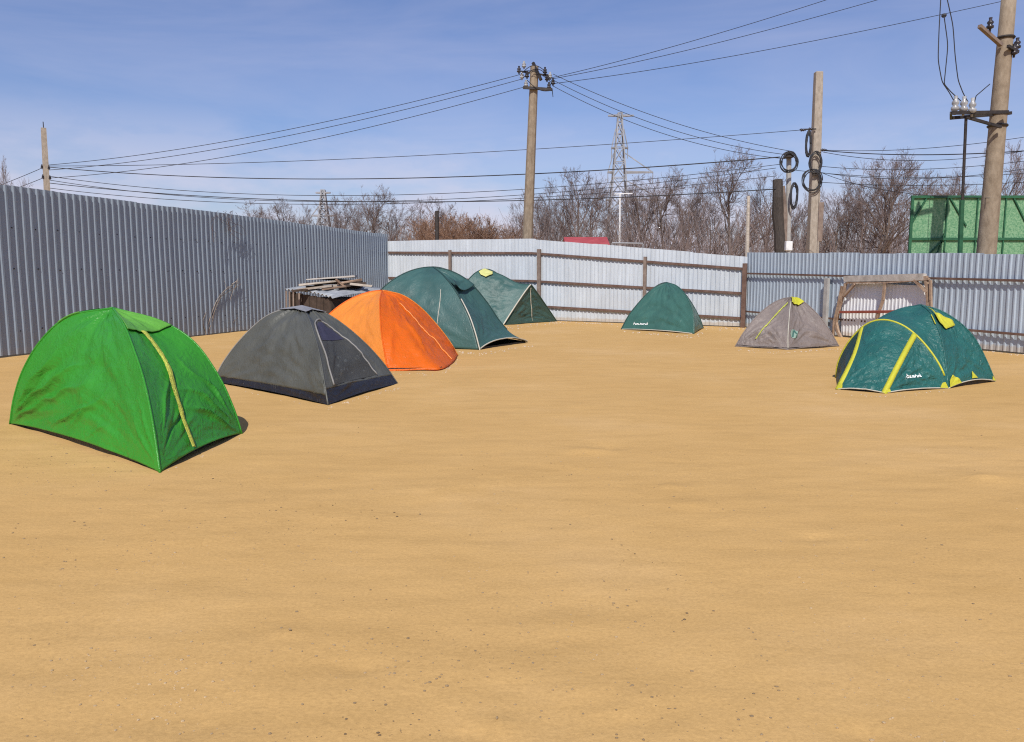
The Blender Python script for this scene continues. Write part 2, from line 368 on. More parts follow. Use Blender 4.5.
for px, py, r, h in ((588, 451, .16, .022), (608, 447, .12, -.030), (985, 478, .14, .018), (670, 487, .1, .012), (500, 727, .07, .016), (475, 734, .05, -.02), (690, 505, .12, .010),
                     (816, 538, .09, -.012), (640, 700, .06, .014), (865, 735, .05, -.014), (360, 668, .05, -.014), (205, 727, .05, -.012), (290, 632, .05, .012), (620, 712, .06, .012)):
    g = G(px, py); DIGS.append((g[0], g[1], r, h))
X = np.unique(np.round(np.concatenate([axis_pts(-16, 16, 0.14, 2200), np.arange(-5, 7, .07)]), 3)); Y = np.concatenate([axis_pts(-3, 3, 0.14, 2200)[:-1]]); Y = np.unique(np.concatenate([Y[Y < 0.5], np.arange(0.5, 7, 0.045), axis_pts(7, 35, 0.14, 2200)[axis_pts(7, 35, 0.14, 2200) >= 7]]))
XX, YY = np.meshgrid(X, Y); ZZ = gz(XX, YY)
mb = MB(); mb.grid(np.stack([XX, YY, ZZ], -1))
kind(mb.build('ground', M['sand'], smooth=True), 'structure', 'flat yard of yellow sand reaching to the metal fences')
def gzs(p): return float(gz(np.array([p[0]]), np.array([p[1]]))[0])

# ------------------------------------------------------------------ fences of profiled sheet
def corrugated(p0, p1, h0, h1, pitch, depth, seed=0, z0=0.03, face=1, hs=None):
    """trapezoid profile from p0 to p1, sheets 1.15 m wide, each set a little differently; the sheet's ribs stand towards 'face'"""
    p0 = np.asarray(p0, float); p1 = np.asarray(p1, float); d = p1 - p0; Ln = np.linalg.norm(d); d /= Ln
    nrm = V(-d[1], d[0]) * face
    rnd = random.Random(seed)
    ss = []; oo = []
    s = 0.0
    while s < Ln:
        for fs, fo in ((0.0, 0), (0.50, 0), (0.65, 1), (0.85, 1)):
            ss.append(s + fs * pitch); oo.append(fo * depth)
        s += pitch
    ss = np.array(ss); oo = np.array(oo)
    sheet = np.floor(ss / 1.15).astype(int); k = sheet.max() + 1
    jz = np.array([rnd.uniform(-0.012, 0.012) for _ in range(k)]); jo = np.array([rnd.uniform(-0.006, 0.006) for _ in range(k)])
    rows = []
    for v in np.linspace(0, 1, 9):
        h = (h0 + (h1 - h0) * ss / Ln if hs is None else np.interp(ss / Ln, *hs)) + jz[sheet]
        z = z0 + (h - z0) * v
        bow = 0.018 * perlin(ss * 0.33 + seed * 3.7, np.full_like(ss, v * 1.4 + seed)) + 0.006 * perlin(ss * 1.5, np.full_like(ss, v * 3))
        o = oo + jo[sheet] + bow
        xy = p0[None, :] + d[None, :] * ss[:, None] + nrm[None, :] * o[:, None]
        rows.append(np.column_stack([xy, z]))
    return np.stack(rows), d, nrm, Ln

ico = np.array([(0, 0, 1), (.89, 0, .45), (.28, .85, .45), (-.72, .53, .45), (-.72, -.53, .45), (.28, -.85, .45), (.72, .53, -.45), (-.28, .85, -.45), (-.89, 0, -.45), (-.28, -.85, -.45), (.72, -.53, -.45), (0, 0, -1)])
icf = [(0, 1, 2), (0, 2, 3), (0, 3, 4), (0, 4, 5), (0, 5, 1), (1, 6, 2), (2, 7, 3), (3, 8, 4), (4, 9, 5), (5, 10, 1), (6, 7, 2), (7, 8, 3), (8, 9, 4), (9, 10, 5), (10, 6, 1), (11, 7, 6), (11, 8, 7), (11, 9, 8), (11, 10, 9), (11, 6, 10)]
FA = V(-9.9, 15.1); FB = V(-5.05, 31.8); FC = V(7.2, 24.2); FD = V(10.35, 15.6)
dL = (FB - FA) / np.linalg.norm(FB - FA); FA2 = FA - dL * 13.5
dR = (FD - FC) / np.linalg.norm(FD - FC); FD2 = FD + dR * 8
# left, tall and grey
t = thing('metal_fence', (*((FA + FB) / 2), 0), 'tall dark grey profiled steel fence running along the left behind the first tents', 'fence')
mb = MB(); A, d, n, Ln = corrugated(FA2, FB, 3.36, 3.25, 0.18, 0.027, 3, face=-1); mb.grid(A); nf = len(mb.f)
for z in (.5, 1.7, 2.5):
    for s_ in np.arange(.4, Ln, .54): mb.add(ico * .015 + V(*(FA2 + d * (s_ + random.uniform(-.02, .02)) + n * .006), z + random.uniform(-.02, .02)), icf)
fo = mb.build('corrugated_sheet', M['fence_grey'], t, solid=0.0012); fo.data.materials.append(M['dark_iron'])
fo.data.polygons.foreach_set('material_index', [0] * nf + [1] * (len(mb.f) - nf))
for zz in (0.5, 1.7, 2.85):
    mb = MB(); mb.beam((*(FA2 + V(-.05, .02)), zz), (*(FB + V(-.05, .0)), zz), 0.04, 0.06); mb.build('rail', M['rail'], t)
for s in np.arange(0.5, Ln, 2.9):
    q = FA2 + d * s - n * 0.11
    mb = MB(); mb.box((*q, 1.6), (0.08, 0.08, 3.2)); mb.build('post', M['post'], t)
# the back, white
t = thing('metal_fence', (*((FC + FB) / 2), 0), 'white profiled steel fence with rusty brown rails across the back of the yard', 'fence')
mb = MB(); A, d, n, Ln = corrugated(FB + V(0.05, -0.02), FC, 2.96, 2.17, 0.145, 0.026, 5, face=-1, hs=((0, .2, .47, 1), (2.98, 2.96, 2.90, 2.17))); mb.grid(A); mb.build('corrugated_sheet', M['fence_white'], t, solid=0.0012)
def wf(s, z, o): q = FB + (FC - FB) * s + n * o; return (*q, z)
for (a, m_, b) in ((2.53, 2.40, 1.80), (1.52, 1.41, 1.05), (0.58, 0.52, 0.28)):
    mb = MB()
    mb.beam(wf(.008, a, 0.055), wf(.47, m_, 0.055), 0.04, 0.075); mb.beam(wf(.47, m_, 0.055), wf(.995, b, 0.055), 0.04, 0.075); mb.build('rail', M['rail'], t)
def on_white(px):
    k = (px - 512) / F; e = FC - FB
    return (k * FB[1] - FB[0]) / (e[0] - k * e[1])
for px, w in ((452, .10), (540, .13), (645, .10)):
    s = on_white(px); h = float(np.interp(s, (0, .47, 1), (2.58, 2.56, 1.95)))
    mb = MB(); mb.box(wf(s, h / 2 - 0.02, 0.09), (w, 0.09, h + 0.04), rz=math.atan2(d[1], d[0])); mb.build('post', M['post'], t, bevel=0.006)
q = FC + V(-0.07, -0.12)
mb = MB(); mb.box((*q, 0.98), (0.13, 0.10, 1.97), rz=math.atan2(d[1], d[0])); mb.build('post', M['rail'], t, bevel=0.006)
# the right, zinc grey
t = thing('metal_fence', (*((FC + FD) / 2), 0), 'blue grey profiled zinc fence on the right, a wooden frame leaning on it', 'fence')
mb = MB(); A, d, n, Ln = corrugated(FC + V(.02, .02), FD2, 2.30, 1.80 - .05, 0.15, 0.02, 9, face=-1); mb.grid(A); mb.build('corrugated_sheet', M['fence_zinc'], t, solid=0.0012)
def rf(s, z, o): q = FC + d * s + n * o; return (*q, z)
for (z0_, z1_) in ((1.66, 1.33), (0.50, 0.33)):
    mb = MB(); mb.beam(rf(0.05, z0_, 0.045), rf(Ln, z1_ - .02, 0.045), 0.03, 0.05); mb.build('rail', M['rail'], t)
def on_right(px):
    k = (px - 512) / F
    return (k * FC[1] - FC[0]) / (d[0] - k * d[1])
s = on_right(828); mb = MB(); mb.box(rf(s, 0.76, 0.10), (0.14, 0.08, 1.52), rz=math.atan2(d[1], d[0])); mb.build('post', M['grey_post'], t, bevel=0.006, )
t.children[-1]['label'] = 'pale grey fence post beside the wooden frame'
RFn, RFd = n.copy(), d.copy()

# ------------------------------------------------------------------ far buildings and the lattice pylons
def lattice(name, px, base_py, top_py, Y, wb, wt_, arms, label):
    q = P(px, top_py, Y); H = q[2]; x = q[0]
    t = thing(name, (x, Y, 0), label, 'pylon', 'lattice pylons far beyond the fences')
    r = 0.0011 * Y * (1.0 if Y < 200 else 1.0)
    body = MB(); n = 11
    def wid(z): f = z / H; return wb * (1 - f) ** 1.15 + wt_
    zs = [H * (1 - (1 - i / n) ** 1.25) for i in range(n + 1)]
    cs = [(-1, -1), (1, -1), (1, 1), (-1, 1)]
    for i in range(n):
        for k in range(4):
            a, b = cs[k], cs[(k + 1) % 4]
            w0, w1 = wid(zs[i]) / 2, wid(zs[i + 1]) / 2
            A0 = (x + a[0] * w0, Y + a[1] * w0, zs[i]); A1 = (x + a[0] * w1, Y + a[1] * w1, zs[i + 1])
            B0 = (x + b[0] * w0, Y + b[1] * w0, zs[i]); B1 = (x + b[0] * w1, Y + b[1] * w1, zs[i + 1])
            body.beam(A0, A1, r * 1.3, r * 1.3); body.beam(A0, B1, r * .8, r * .8); body.beam(B0, A1, r * .8, r * .8); body.beam(A1, B1, r * .8, r * .8)
    body.build('lattice_mast', M['pale_steel'], t)
    for z, l0, l1 in arms:
        zz = z * H
        for sgn, ll in ((-1, l0), (1, l1)):
            a = MB()
            tip = (x + sgn * ll, Y, zz)
            for yy in (-1, 1):
                w = wid(zz) / 2
                a.beam((x + sgn * w, Y + yy * w, zz), tip, r * 1.7, r * 1.7)
            if z < .95:
                a.beam((x + sgn * wid(zz) / 2, Y, zz + H * .11), tip, r, r)
                a.beam(tip, (tip[0], tip[1], zz - H * .06), r * .8, r * .8)
            a.build('cross_arm', M['pale_steel'], t)
lattice('lattice_pylon', 620, 246, 113, 165, 5.6, 0.8, ((.985, 2.4, 2.8), (.80, 1.6, 1.7), (.66, 2.3, 7.0), (.50, 2.6, 9.2)), 'tall pale lattice power pylon rising out of the bare trees')
lattice('lattice_pylon', 323, 226, 190, 330, 9.0, 1.4, ((.97, 3, 3), (.72, 5, 5)), 'small white lattice pylon showing just above the grey fence top')

a = P(620, 250, 62); b = P(620, 194, 62)
t = thing('thin_post', (a[0], 62, 0), 'slim white metal post standing in line with the tall lattice pylon', 'post')
mb = MB(); mb.tube([(a[0], 62, 0), b], (.085, .07), 7); mb.build('shaft', M['white_paint'], t)
mb = MB(); mb.beam((a[0] - .5, 62, b[2]), (a[0] + .9, 62, b[2] + .05), .07, .07); mb.build('bracket', M['white_paint'], t)
rs = P(566, 243, 46); re = P(611, 243, 46)
t = thing('shed', ((rs[0] + re[0]) / 2, 48, 0), 'low shed with a red roof peeping over the white back fence', 'shed')
zr = P(590, 237, 48)[2]
mb = MB(); mb.box(((rs[0] + re[0]) / 2, 48, (zr - .5) / 2), (re[0] - rs[0] - .3, 3.4, zr - .5)); mb.build('wall', M['brick'], t)
x0, x1 = rs[0], re[0]
mb = MB()
for sy in (-1, 1):
    mb.add([(x0, 48, zr), (x1, 48, zr), (x1, 48 + sy * 2.1, zr - .75), (x0, 48 + sy * 2.1, zr - .75), (x0, 48, zr - .06), (x1, 48, zr - .06), (x1, 48 + sy * 2.1, zr - .81), (x0, 48 + sy * 2.1, zr - .81)],
           [(0, 1, 2, 3), (7, 6, 5, 4), (0, 4, 5, 1), (2, 6, 7, 3), (1, 5, 6, 2), (3, 7, 4, 0)])
mb.build('roof', M['red_roof'], t)
a = P(612, 243, 47); b = P(643, 243.5, 47)
t = thing('pipe_rail', ((a[0] + b[0]) / 2, 47, 0), 'thin pale pipe rail beside the red roofed shed', 'rail')
mb = MB(); mb.tube([a, b], 0.05, 6); mb.build('pipe', M['pale_steel'], t)
for q in (a, b):
    mb = MB(); mb.tube([(q[0], 47, 0), (q[0], 47, q[2] - .02)], 0.04, 6); mb.build('post', M['pale_steel'], t)

# ------------------------------------------------------------------ bare trees
def unit(v): return v / (np.linalg.norm(v) + 1e-12)
def grow(tr, cw, rnd, p, d, Ln, r, lvl, maxl, nch, up, spread):
    n = (7, 5, 4, 3, 3, 3)[lvl]
    pts = [p]; dd = d.copy()
    for i in range(n):
        wob = (0.05, 0.16, 0.2, 0.22, 0.25, .25)[lvl]
        dd = unit(dd + np.array([rnd.gauss(0, wob) for _ in range(3)]) + V(0, 0, up * (0.03 if lvl == 0 else 0.10)))
        pts.append(pts[-1] + dd * Ln / n)
    rr = np.linspace(r, r * (0.35 if lvl < maxl else 0.5), n + 1)
    (tr if lvl <= 1 else cw).tube(pts, rr, (7, 5, 3, 3, 3, 3)[lvl], caps=False)
    if lvl == maxl: return
    k = nch[lvl]
    for j in range(k):
        f = rnd.uniform(0.25 if lvl == 0 else 0.15, 1.0) if lvl else 0.28 + 0.72 * (j + rnd.random()) / k
        i = min(int(f * n), n - 1); q = pts[i] + (pts[i + 1] - pts[i]) * (f * n - i)
        ax = unit(pts[i + 1] - pts[i])
        side = unit(np.cross(ax, np.array([rnd.gauss(0, 1) for _ in range(3)])))
        ang = math.radians(rnd.uniform(*spread)) * (1 - 0.35 * f)
        nd = unit(ax * math.cos(ang) + side * math.sin(ang))
        l2 = Ln * rnd.uniform(0.42, 0.72) * (1.15 - 0.55 * f) * (1.0 if lvl else 1.0)
        grow(tr, cw, rnd, q, nd, l2, max(rr[i] * rnd.uniform(0.45, 0.65), 0.0095), lvl + 1, maxl, nch, up, spread)
def tree_mesh(seed, H, r, nch, up, spread, stems=1, maxl=4):
    rnd = random.Random(seed); tr, cw = MB(), MB()
    for s in range(stems):
        d0 = unit(V(rnd.gauss(0, .05 if stems == 1 else .22), rnd.gauss(0, .05 if stems == 1 else .22), 1))
        grow(tr, cw, rnd, V(rnd.gauss(0, .12 * (stems - 1)), rnd.gauss(0, .12 * (stems - 1)), -0.1), d0, H * rnd.uniform(.80, .9), r, 0, maxl, nch, up, spread)
    return tr, cw
PROTO = []
for seed, r, nch, up, spread, stems in ((1, .17, (11, 7, 6, 5), .9, (25, 55), 1), (2, .15, (12, 7, 6, 5), .5, (30, 65), 1), (3, .14, (8, 7, 6, 5), 1.1, (20, 48), 2),
                                        (4, .17, (11, 8, 6, 5), .7, (30, 60), 1), (5, .10, (7, 6, 6, 5), 1.2, (20, 45), 3)):
    tr, cw = tree_mesh(seed, 10, r, nch, up, spread, stems)
    mt, mc = tr.mesh('trunk'), cw.mesh('crown')
    top = max(np.concatenate(cw.v)[:, 2].max(), np.concatenate(tr.v)[:, 2].max())
    for me, m_ in ((mt, 'bark'), (mc, 'twig')):
        me.materials.append(M[m_]); me.polygons.foreach_set('use_smooth', [True] * len(me.polygons))
    PROTO.append((mt, mc, top))
tr, cw = tree_mesh(21, 4.2, .03, (9, 6, 5), 0.6, (20, 50), 12, 3)
BUSH = (tr.mesh('stem'), cw.mesh('crown'), max(np.concatenate(cw.v)[:, 2].max(), np.concatenate(tr.v)[:, 2].max()))
for me in BUSH[:2]: me.materials.append(M['twig_red'])
def plant(name, proto, px, top_py, Y, label, cat, group, names=('trunk', 'crown'), wide=1.0, rnd=random.Random(5)):
    q = P(px, top_py, Y)
    t = thing(name, (q[0], Y, 0), label, cat, group)
    s = q[2] / proto[2] * (1.12 if name == 'bare_tree' else 1.05); t.scale = (s * wide, s * wide, s); t.rotation_euler = (0, 0, rnd.uniform(0, 6.28))
    for nm, me in zip(names, proto[:2]):
        o = bpy.data.objects.new(nm, me); COL.objects.link(o); o.parent = t
TG = 'bare trees beyond the fences'
TREES = [
 (3, 172, 24, 4, 'thin bare tree at the far left edge over the grey fence top', .5),
 (262, 210, 84, 1, 'low hazy bare tree, first to show above the grey fence left of the small pylon'),
 (281, 206, 88, 3, 'bare tree between the first hazy tree and the small white pylon'),
 (301, 209, 82, 2, 'bare tree standing just left of the small white pylon'),
 (335, 208, 92, 0, 'bare tree standing just right of the small white pylon'),
 (352, 203, 86, 4, 'slim bare tree one place left of the tallest one behind the grey fence'),
 (381, 195, 78, 3, 'tallest bare tree above the end of the grey fence'),
 (399, 207, 84, 1, 'bare tree over the corner where grey and white fences meet'),
 (416, 210, 76, 2, 'bare tree a little left of the thin dark post over the white fence'),
 (432, 206, 88, 0, 'bare tree directly behind the thin dark post over the white fence'),
 (541, 200, 66, 4, 'thin bare sapling right beside the shaft of the middle concrete pole'),
 (556, 188, 72, 2, 'bare tree a short way right of the middle concrete pole'),
 (577, 180, 64, 0, 'bare tree with dark forked trunk rising behind the red roof'),
 (598, 190, 74, 3, 'bare tree just left of the tall lattice pylon'),
 (634, 192, 76, 4, 'slender bare tree just right of the tall lattice pylon'),
 (655, 186, 66, 1, 'bare tree second to the right of the tall lattice pylon'),
 (673, 178, 62, 3, 'full bare tree with broad crown midway between pylon and wooden stub'),
 (694, 190, 72, 0, 'bare tree right of the full broad one behind the white fence'),
 (712, 184, 68, 2, 'bare tree left of the tallest tree behind the fence joint'),
 (738, 160, 60, 3, 'tallest bare tree with dense twiggy crown behind the fence joint'),
 (762, 184, 66, 0, 'bare tree right behind the dark wooden stub on its left side'),
 (795, 204, 70, 4, 'low bare tree showing between the wooden stub and pale concrete pole'),
 (838, 182, 58, 2, 'bare tree with open crown just right of the pale concrete pole'),
 (858, 190, 64, 1, 'bare tree second to the right of the pale concrete pole'),
 (878, 172, 54, 0, 'bare tree with leaning dark limbs between pale pole and green board'),
 (902, 163, 56, 3, 'tall wide bare tree beside the left edge of the green board'),
 (923, 186, 62, 4, 'bare tree showing above the top left corner of the green board'),
 (948, 188, 68, 1, 'bare tree above the middle of the green board'),
 (970, 176, 62, 2, 'bare tree behind the leaning concrete pole on its left side'),
 (1014, 157, 34, 0, 'close bare tree with thick limbs right of the leaning concrete pole', .8),
]
for it in TREES:
    px, py, Yd, k, lab = it[:5]
    plant('bare_tree', PROTO[k], px, py, Yd, lab, 'tree', TG, wide=it[5] if len(it) > 5 else 1.0)
BG = 'reddish bushes behind the white fence'
for px, py, Yd, lab in ((452, 212, 66, 'tallest reddish leafless bush right of the thin dark post'), (472, 213, 62, 'rounded reddish leafless bush in the middle of the clump over the white fence'),
                        (490, 224, 62, 'lower reddish leafless bush sloping down towards the middle pole'), (505, 233, 60, 'lowest reddish bush at the end of the clump, left of the middle pole')):
    plant('leafless_bush', BUSH, px, py, Yd, lab, 'bush', BG, ('stem', 'crown'), wide=1.25)
# a mass of brush under the trees that nobody could count
def stick_field(n, spots, hmin, hmax, rnd):
    mb = MB()
    for i in range(n):
        px, Yd = spots(rnd)
        q = P(px, 260, Yd); h = rnd.uniform(hmin, hmax)
        d0 = unit(V(rnd.gauss(0, .22), rnd.gauss(0, .22), 1)); p = V(q[0], Yd, 0)
        pts = [p]; dd = d0
        for k in range(3):
            dd = unit(dd + V(rnd.gauss(0, .15), rnd.gauss(0, .15), 0)); pts.append(pts[-1] + dd * h / 3)
        mb.tube(pts, np.linspace(.022, .007, 4), 3, caps=False)
        for k in range(5):
            f = rnd.uniform(.3, 1); i0 = min(int(f * 3), 2); b = pts[i0] + (pts[i0 + 1] - pts[i0]) * (f * 3 - i0)
            e = b + unit(dd + V(rnd.gauss(0, .5), rnd.gauss(0, .5), .2)) * h * rnd.uniform(.15, .35)
            mb.tube([b, (b + e) / 2 + V(rnd.gauss(0, .03), 0, .02), e], (.011, .008, .005), 3, caps=False)
    return mb
rr_ = random.Random(3)
mb = stick_field(6600, lambda r: ((r.uniform(515, 1060), r.uniform(54, 84)) if r.random() < .62 else (r.uniform(190, 515), r.uniform(70, 100))), 1.8, 7.0, rr_)
tag(mb.build('undergrowth', M['twig']), 'tangled leafless undergrowth filling the ground beneath the bare trees', 'undergrowth', kind='stuff')

# ------------------------------------------------------------------ utility poles
def pole_line(bot, top, Y):
    b = P(*bot, Y); t_ = P(*top, Y); d = (t_ - b) / (t_[2] - b[2]); g = b - d * b[2]
    return g, t_, d
def insulator(mb, c, r=0.06, h=0.16, axis=(0, 0, 1)):
    mb.lathe(c, [(r * .3, -h * .35), (r * .35, -h * .1), (r, 0), (r, h * .2), (r * .55, h * .3), (r * .9, h * .45), (r * .85, h * .6), (r * .4, h * .75), (r * .5, h)], 10, axis)
def coil(px, py, w, h, Y, label, thick=0.02, turns=5, tilt=0.0, nm='cable_coil'):
    c = P(px, py, Y); R = w / 2 * Y / F; R2 = h / 2 * Y / F
    rnd = random.Random(px); pts = []
    for i in range(turns * 26 + 1):
        a = i / 26 * 2 * math.pi; k = 1 + 0.13 * math.sin(a * 0.37 + px) + 0.05 * math.sin(a * 2.2) + rnd.gauss(0, .01)
        pts.append(c + V(R * k * math.cos(a) * math.cos(tilt), R * math.cos(a) * math.sin(tilt) + rnd.gauss(0, .012), R2 * k * math.sin(a)))
    mb = MB(); mb.tube(pts, thick, 6)
    tag(mb.build(nm, M['cable'], smooth=True), label, 'cable coil', 'coils of spare cable on the poles')

# middle concrete pole
YA = 32.0
g, tp, dz = pole_line((527.5, 240), (534.5, 66), YA)
t = thing('utility_pole', g, 'brown concrete utility pole with a crown of insulators behind the white fence', 'utility pole')
mb = MB(); mb.tube([g, tp], (0.235, 0.165), 8); mb.build('shaft', M['concrete'], t, bevel=0.02)
mb = MB(); a = P(523, 87.5, YA - .22); b = P(552, 89.5, YA - .22); mb.beam(a, b, .09, .10); mb.build('cross_arm', M['dark_iron'], t)
mb = MB(); mb.beam(P(533, 64, YA - .05) + V(0, 0, .05), P(541, 80, YA - .28), .10, .10); mb.build('brace', M['dark_iron'], t)
mb = MB(); mb.beam(P(518, 71, YA + .1), P(551, 76, YA - .1), .06, .06); mb.build('cross_arm', M['dark_iron'], t)
for px, py in ((519, 72), (524, 67), (527, 77), (545, 73), (550, 78), (553, 84), (526, 86), (549, 88), (522, 78), (547, 80)):
    mb = MB(); insulator(mb, P(px, py, YA - .15), .085, .22); mb.build('insulator', M['dark_porcelain'] if px % 2 else M['porcelain'], t, smooth=True)
mb = MB()
for (x0_, y0_, x1_, y1_, lift) in ((519, 72, 553, 84, -6), (523, 78, 550, 78, -9), (527, 80, 553, 90, 5), (521, 74, 547, 73, -8)):
    pts = [P(x0_ + (x1_ - x0_) * f, y0_ + (y1_ - y0_) * f + lift * math.sin(math.pi * f), YA - .3) for f in np.linspace(0, 1, 12)]
    mb.tube(pts, .014, 4)
mb.tube([P(552, 88, YA - .2), P(553, 97, YA - .2)], .014, 4)
mb.build('jumper_wire', M['cable'], t)

# pale square pole right of the wooden stub
YC = 33.0
g, tp, dz = pole_line((812.5, 250), (818.5, 72), YC)
t = thing('utility_pole', g, 'pale square concrete pole hung with black cable coils', 'utility pole')
mb = MB()
for q, w in ((g, .21), (tp, .15)): pass
w0, w1 = .22, .15
mb.add([g + V(sx * w0, sy * w0, 0) for sx, sy in ((-1, -1), (1, -1), (1, 1), (-1, 1))] + [tp + V(sx * w1, sy * w1, 0) for sx, sy in ((-1, -1), (1, -1), (1, 1), (-1, 1))],
       [(3, 2, 1, 0), (4, 5, 6, 7), (0, 1, 5, 4), (1, 2, 6, 5), (2, 3, 7, 6), (3, 0, 4, 7)])
mb.build('shaft', M['concrete_pale'], t, bevel=0.03)
mb = MB(); q = P(818.5, 222, YC - .1); mb.box(q + V(.05, 0, 0), (.22, .2, 1.6)); mb.build('meter_box', M['post'], t, bevel=.02)
for px, py in ((801, 130), (809, 129), (822, 150)):
    mb = MB(); insulator(mb, P(px, py, YC - .25), .06, .2, (1, 0, 0)); mb.build('insulator', M['dark_porcelain'], t, smooth=True)
mb = MB(); mb.beam(P(800, 129.5, YC - .25), P(816, 129, YC - .25), .05, .05); mb.build('bracket', M['dark_iron'], t)
coil(808.5, 144, 4.5, 22, YC - .3, 'narrow dark coil seen edge on, topmost on the pale square pole', .035, 5)
coil(815.5, 163, 11, 20, YC - .36, 'black cable coil in the middle of the pale square pole', .019, 5)
coil(812, 180.5, 18, 20, YC - .33, 'largest black cable coil, lowest on the pale square pole', .019, 5)

# dark wooden stub beside it
YD = 31.0
g, tp, dz = pole_line((781, 250), (776.5, 180), YD)
t = thing('utility_pole', g, 'rough dark wooden stub pole lashed to a short grey post', 'utility pole')
mb = MB(); rn = random.Random(2); pts = [g + (tp - g) * f + V(rn.gauss(0, .035), rn.gauss(0, .03), 0) for f in np.linspace(0, 1, 9)]
mb.tube(pts, (.21, .20, .22, .20, .23, .21, .23, .20, .19), 9); mb.build('shaft', M['old_wood'], t)
a = P(788.0, 252, YD + .1); b = P(789, 153, YD + .1); e = a - (b - a) / (b[2] - a[2]) * a[2]
mb = MB(); mb.tube([e, b], (.10, .10), 8); mb.build('short_post', M['grey_post'], t)
mb = MB(); mb.tube([P(783.5, 186, YD - .05), P(785, 215, YD - .06), P(784.5, 252, YD - .05)], (.06, .10, .09), 6); mb.build('lashed_slab', M['post'], t)
mb = MB(); mb.box(P(789, 155, YD - .1), (.3, .3, .22)); mb.build('cap', M['dark_iron'], t, bevel=.02)
coil(789, 162, 16, 18, YD - .28, 'round black cable coil at the head of the short grey post', .019, 5)
coil(794, 196, 9, 23, YD - .2, 'long black cable coil hanging below on the wooden stub', .024, 6, .5)
q = P(788.5, 246, 29.5)
t = thing('utility_box', (q[0], 29.5, 0), 'small white box on a post below the wooden stub', 'utility box')
mb = MB(); mb.box(q, (.24, .2, .34)); mb.build('box', M['white_paint'], t, bevel=.015)
mb = MB(); mb.box((q[0], 29.5, (q[2] - .17) / 2), (.08, .08, q[2] - .17)); mb.build('post', M['grey_post'], t)

# slim sticks of posts beyond the fences
a = P(747, 256, 27); b = P(748.5, 196, 27); e = a - (b - a) / (b[2] - a[2]) * a[2]
t = thing('thin_post', e, 'thin weathered wooden post at the joint of white and grey fences', 'post')
mb = MB(); mb.tube([e, b], (.085, .055), 7); mb.build('shaft', M['weathered'], t)
a = P(437, 241, 52); b = P(437, 211, 52)
t = thing('thin_post', (a[0], 52, 0), 'thin dark post with a pale foot over the white fence left of the bushes', 'post')
mb = MB(); mb.tube([(a[0], 52, 2.9), b], (.13, .13), 7); mb.build('shaft', M['dark_iron'], t)
mb = MB(); mb.tube([(a[0], 52, 0), (a[0], 52, 2.9)], (.10, .10), 7); mb.build('foot', M['pale_steel'], t)

# far left pole
YP = 46.0
g, tp, dz = pole_line((47, 190), (43.5, 128), YP)
t = thing('utility_pole', g, 'slim square concrete pole standing behind the grey fence at far left', 'utility pole')
mb = MB(); rz = .6
def sq(c, w, rz): return [c + V(w * (sx * math.cos(rz) - sy * math.sin(rz)), w * (sx * math.sin(rz) + sy * math.cos(rz)), 0) for sx, sy in ((-1, -1), (1, -1), (1, 1), (-1, 1))]
mb.add(sq(g, .20, rz) + sq(tp, .13, rz), [(3, 2, 1, 0), (4, 5, 6, 7), (0, 1, 5, 4), (1, 2, 6, 5), (2, 3, 7, 6), (3, 0, 4, 7)]); mb.build('shaft', M['concrete_pale'], t)
mb = MB(); mb.tube([tp, tp + V(0, 0, .35)], .025, 5); mb.build('spike', M['dark_iron'], t)
for px, py in ((42, 168), (49, 169), (43, 178), (50, 179)):
    mb = MB(); insulator(mb, P(px, py, YP - .2), .07, .2); mb.build('insulator', M['dark_porcelain'], t)

# leaning round pole on the right
YE = 18.4
g, tp, dz = pole_line((986, 256), (1010, -14), YE)
t = thing('utility_pole', g, 'big leaning round concrete pole with transformer bracket on the right', 'utility pole')
mb = MB(); mb.tube([g + (tp - g) * f for f in np.linspace(0, 1, 7)], np.linspace(.228, .150, 7), 20); mb.build('shaft', M['concrete'], t, smooth=True)
mb = MB(); mb.beam(P(979.5, 26, YE - .55), P(1001, 45, YE - .14), .08, .07); mb.build('cross_arm', M['post'], t)
mb = MB(); mb.beam(P(1008, 46, YE - .28), P(1018, 52, YE - .1), .06, .06); mb.build('bracket', M['dark_iron'], t)
for px, py, Yk in ((990, 27, YE - .42), (1017, 47, YE - .1), (1014, 53, YE - .15)):
    mb = MB(); insulator(mb, P(px, py + 1, Yk), .075, .22); mb.build('insulator', M['dark_porcelain'], t, smooth=True)
def ringband(py, h):
    f = (256 - py) / 270; c = P(986 + 24 * f, py, YE); r = .228 - .078 * (c[2] / tp[2]) + .012
    m_ = MB(); ang = np.linspace(0, 2 * math.pi, 24)
    m_.tube([c + V(r * math.cos(a_), r * math.sin(a_), 0) for a_ in ang], h, 5, caps=False); return m_
for py in (38, 114, 126): ringband(py, .03).build('clamp_band', M['dark_iron'], t)
mb = MB()
mb.beam(P(951, 113, YE - .75), P(1008, 112, YE - .35), .06, .07); mb.beam(P(951, 118, YE - .35), P(1011, 113, YE + .1), .06, .07)
mb.beam(P(966, 117, YE - .6), P(1001, 127, YE - .3), .05, .06); mb.beam(P(951, 113, YE - .75), P(951, 118, YE - .35), .05, .06)
mb.beam(P(972, 113, YE - .65), P(974, 117, YE - .3), .05, .05)
mb.build('bracket', M['dark_iron'], t)
for px, py in ((955, 110), (963.5, 110.5), (972, 112)):
    mb = MB(); insulator(mb, P(px, py, YE - .62), .085, .30); mb.build('insulator', M['porcelain'], t, smooth=True)
a = P(966, 118, YE - .55); b = P(960, 258, YE - .3); e = b + (b - a) / (a[2] - b[2]) * b[2]
t = thing('cable_conduit', e, 'thin dark conduit dropping from the bracket of the leaning pole', 'conduit')
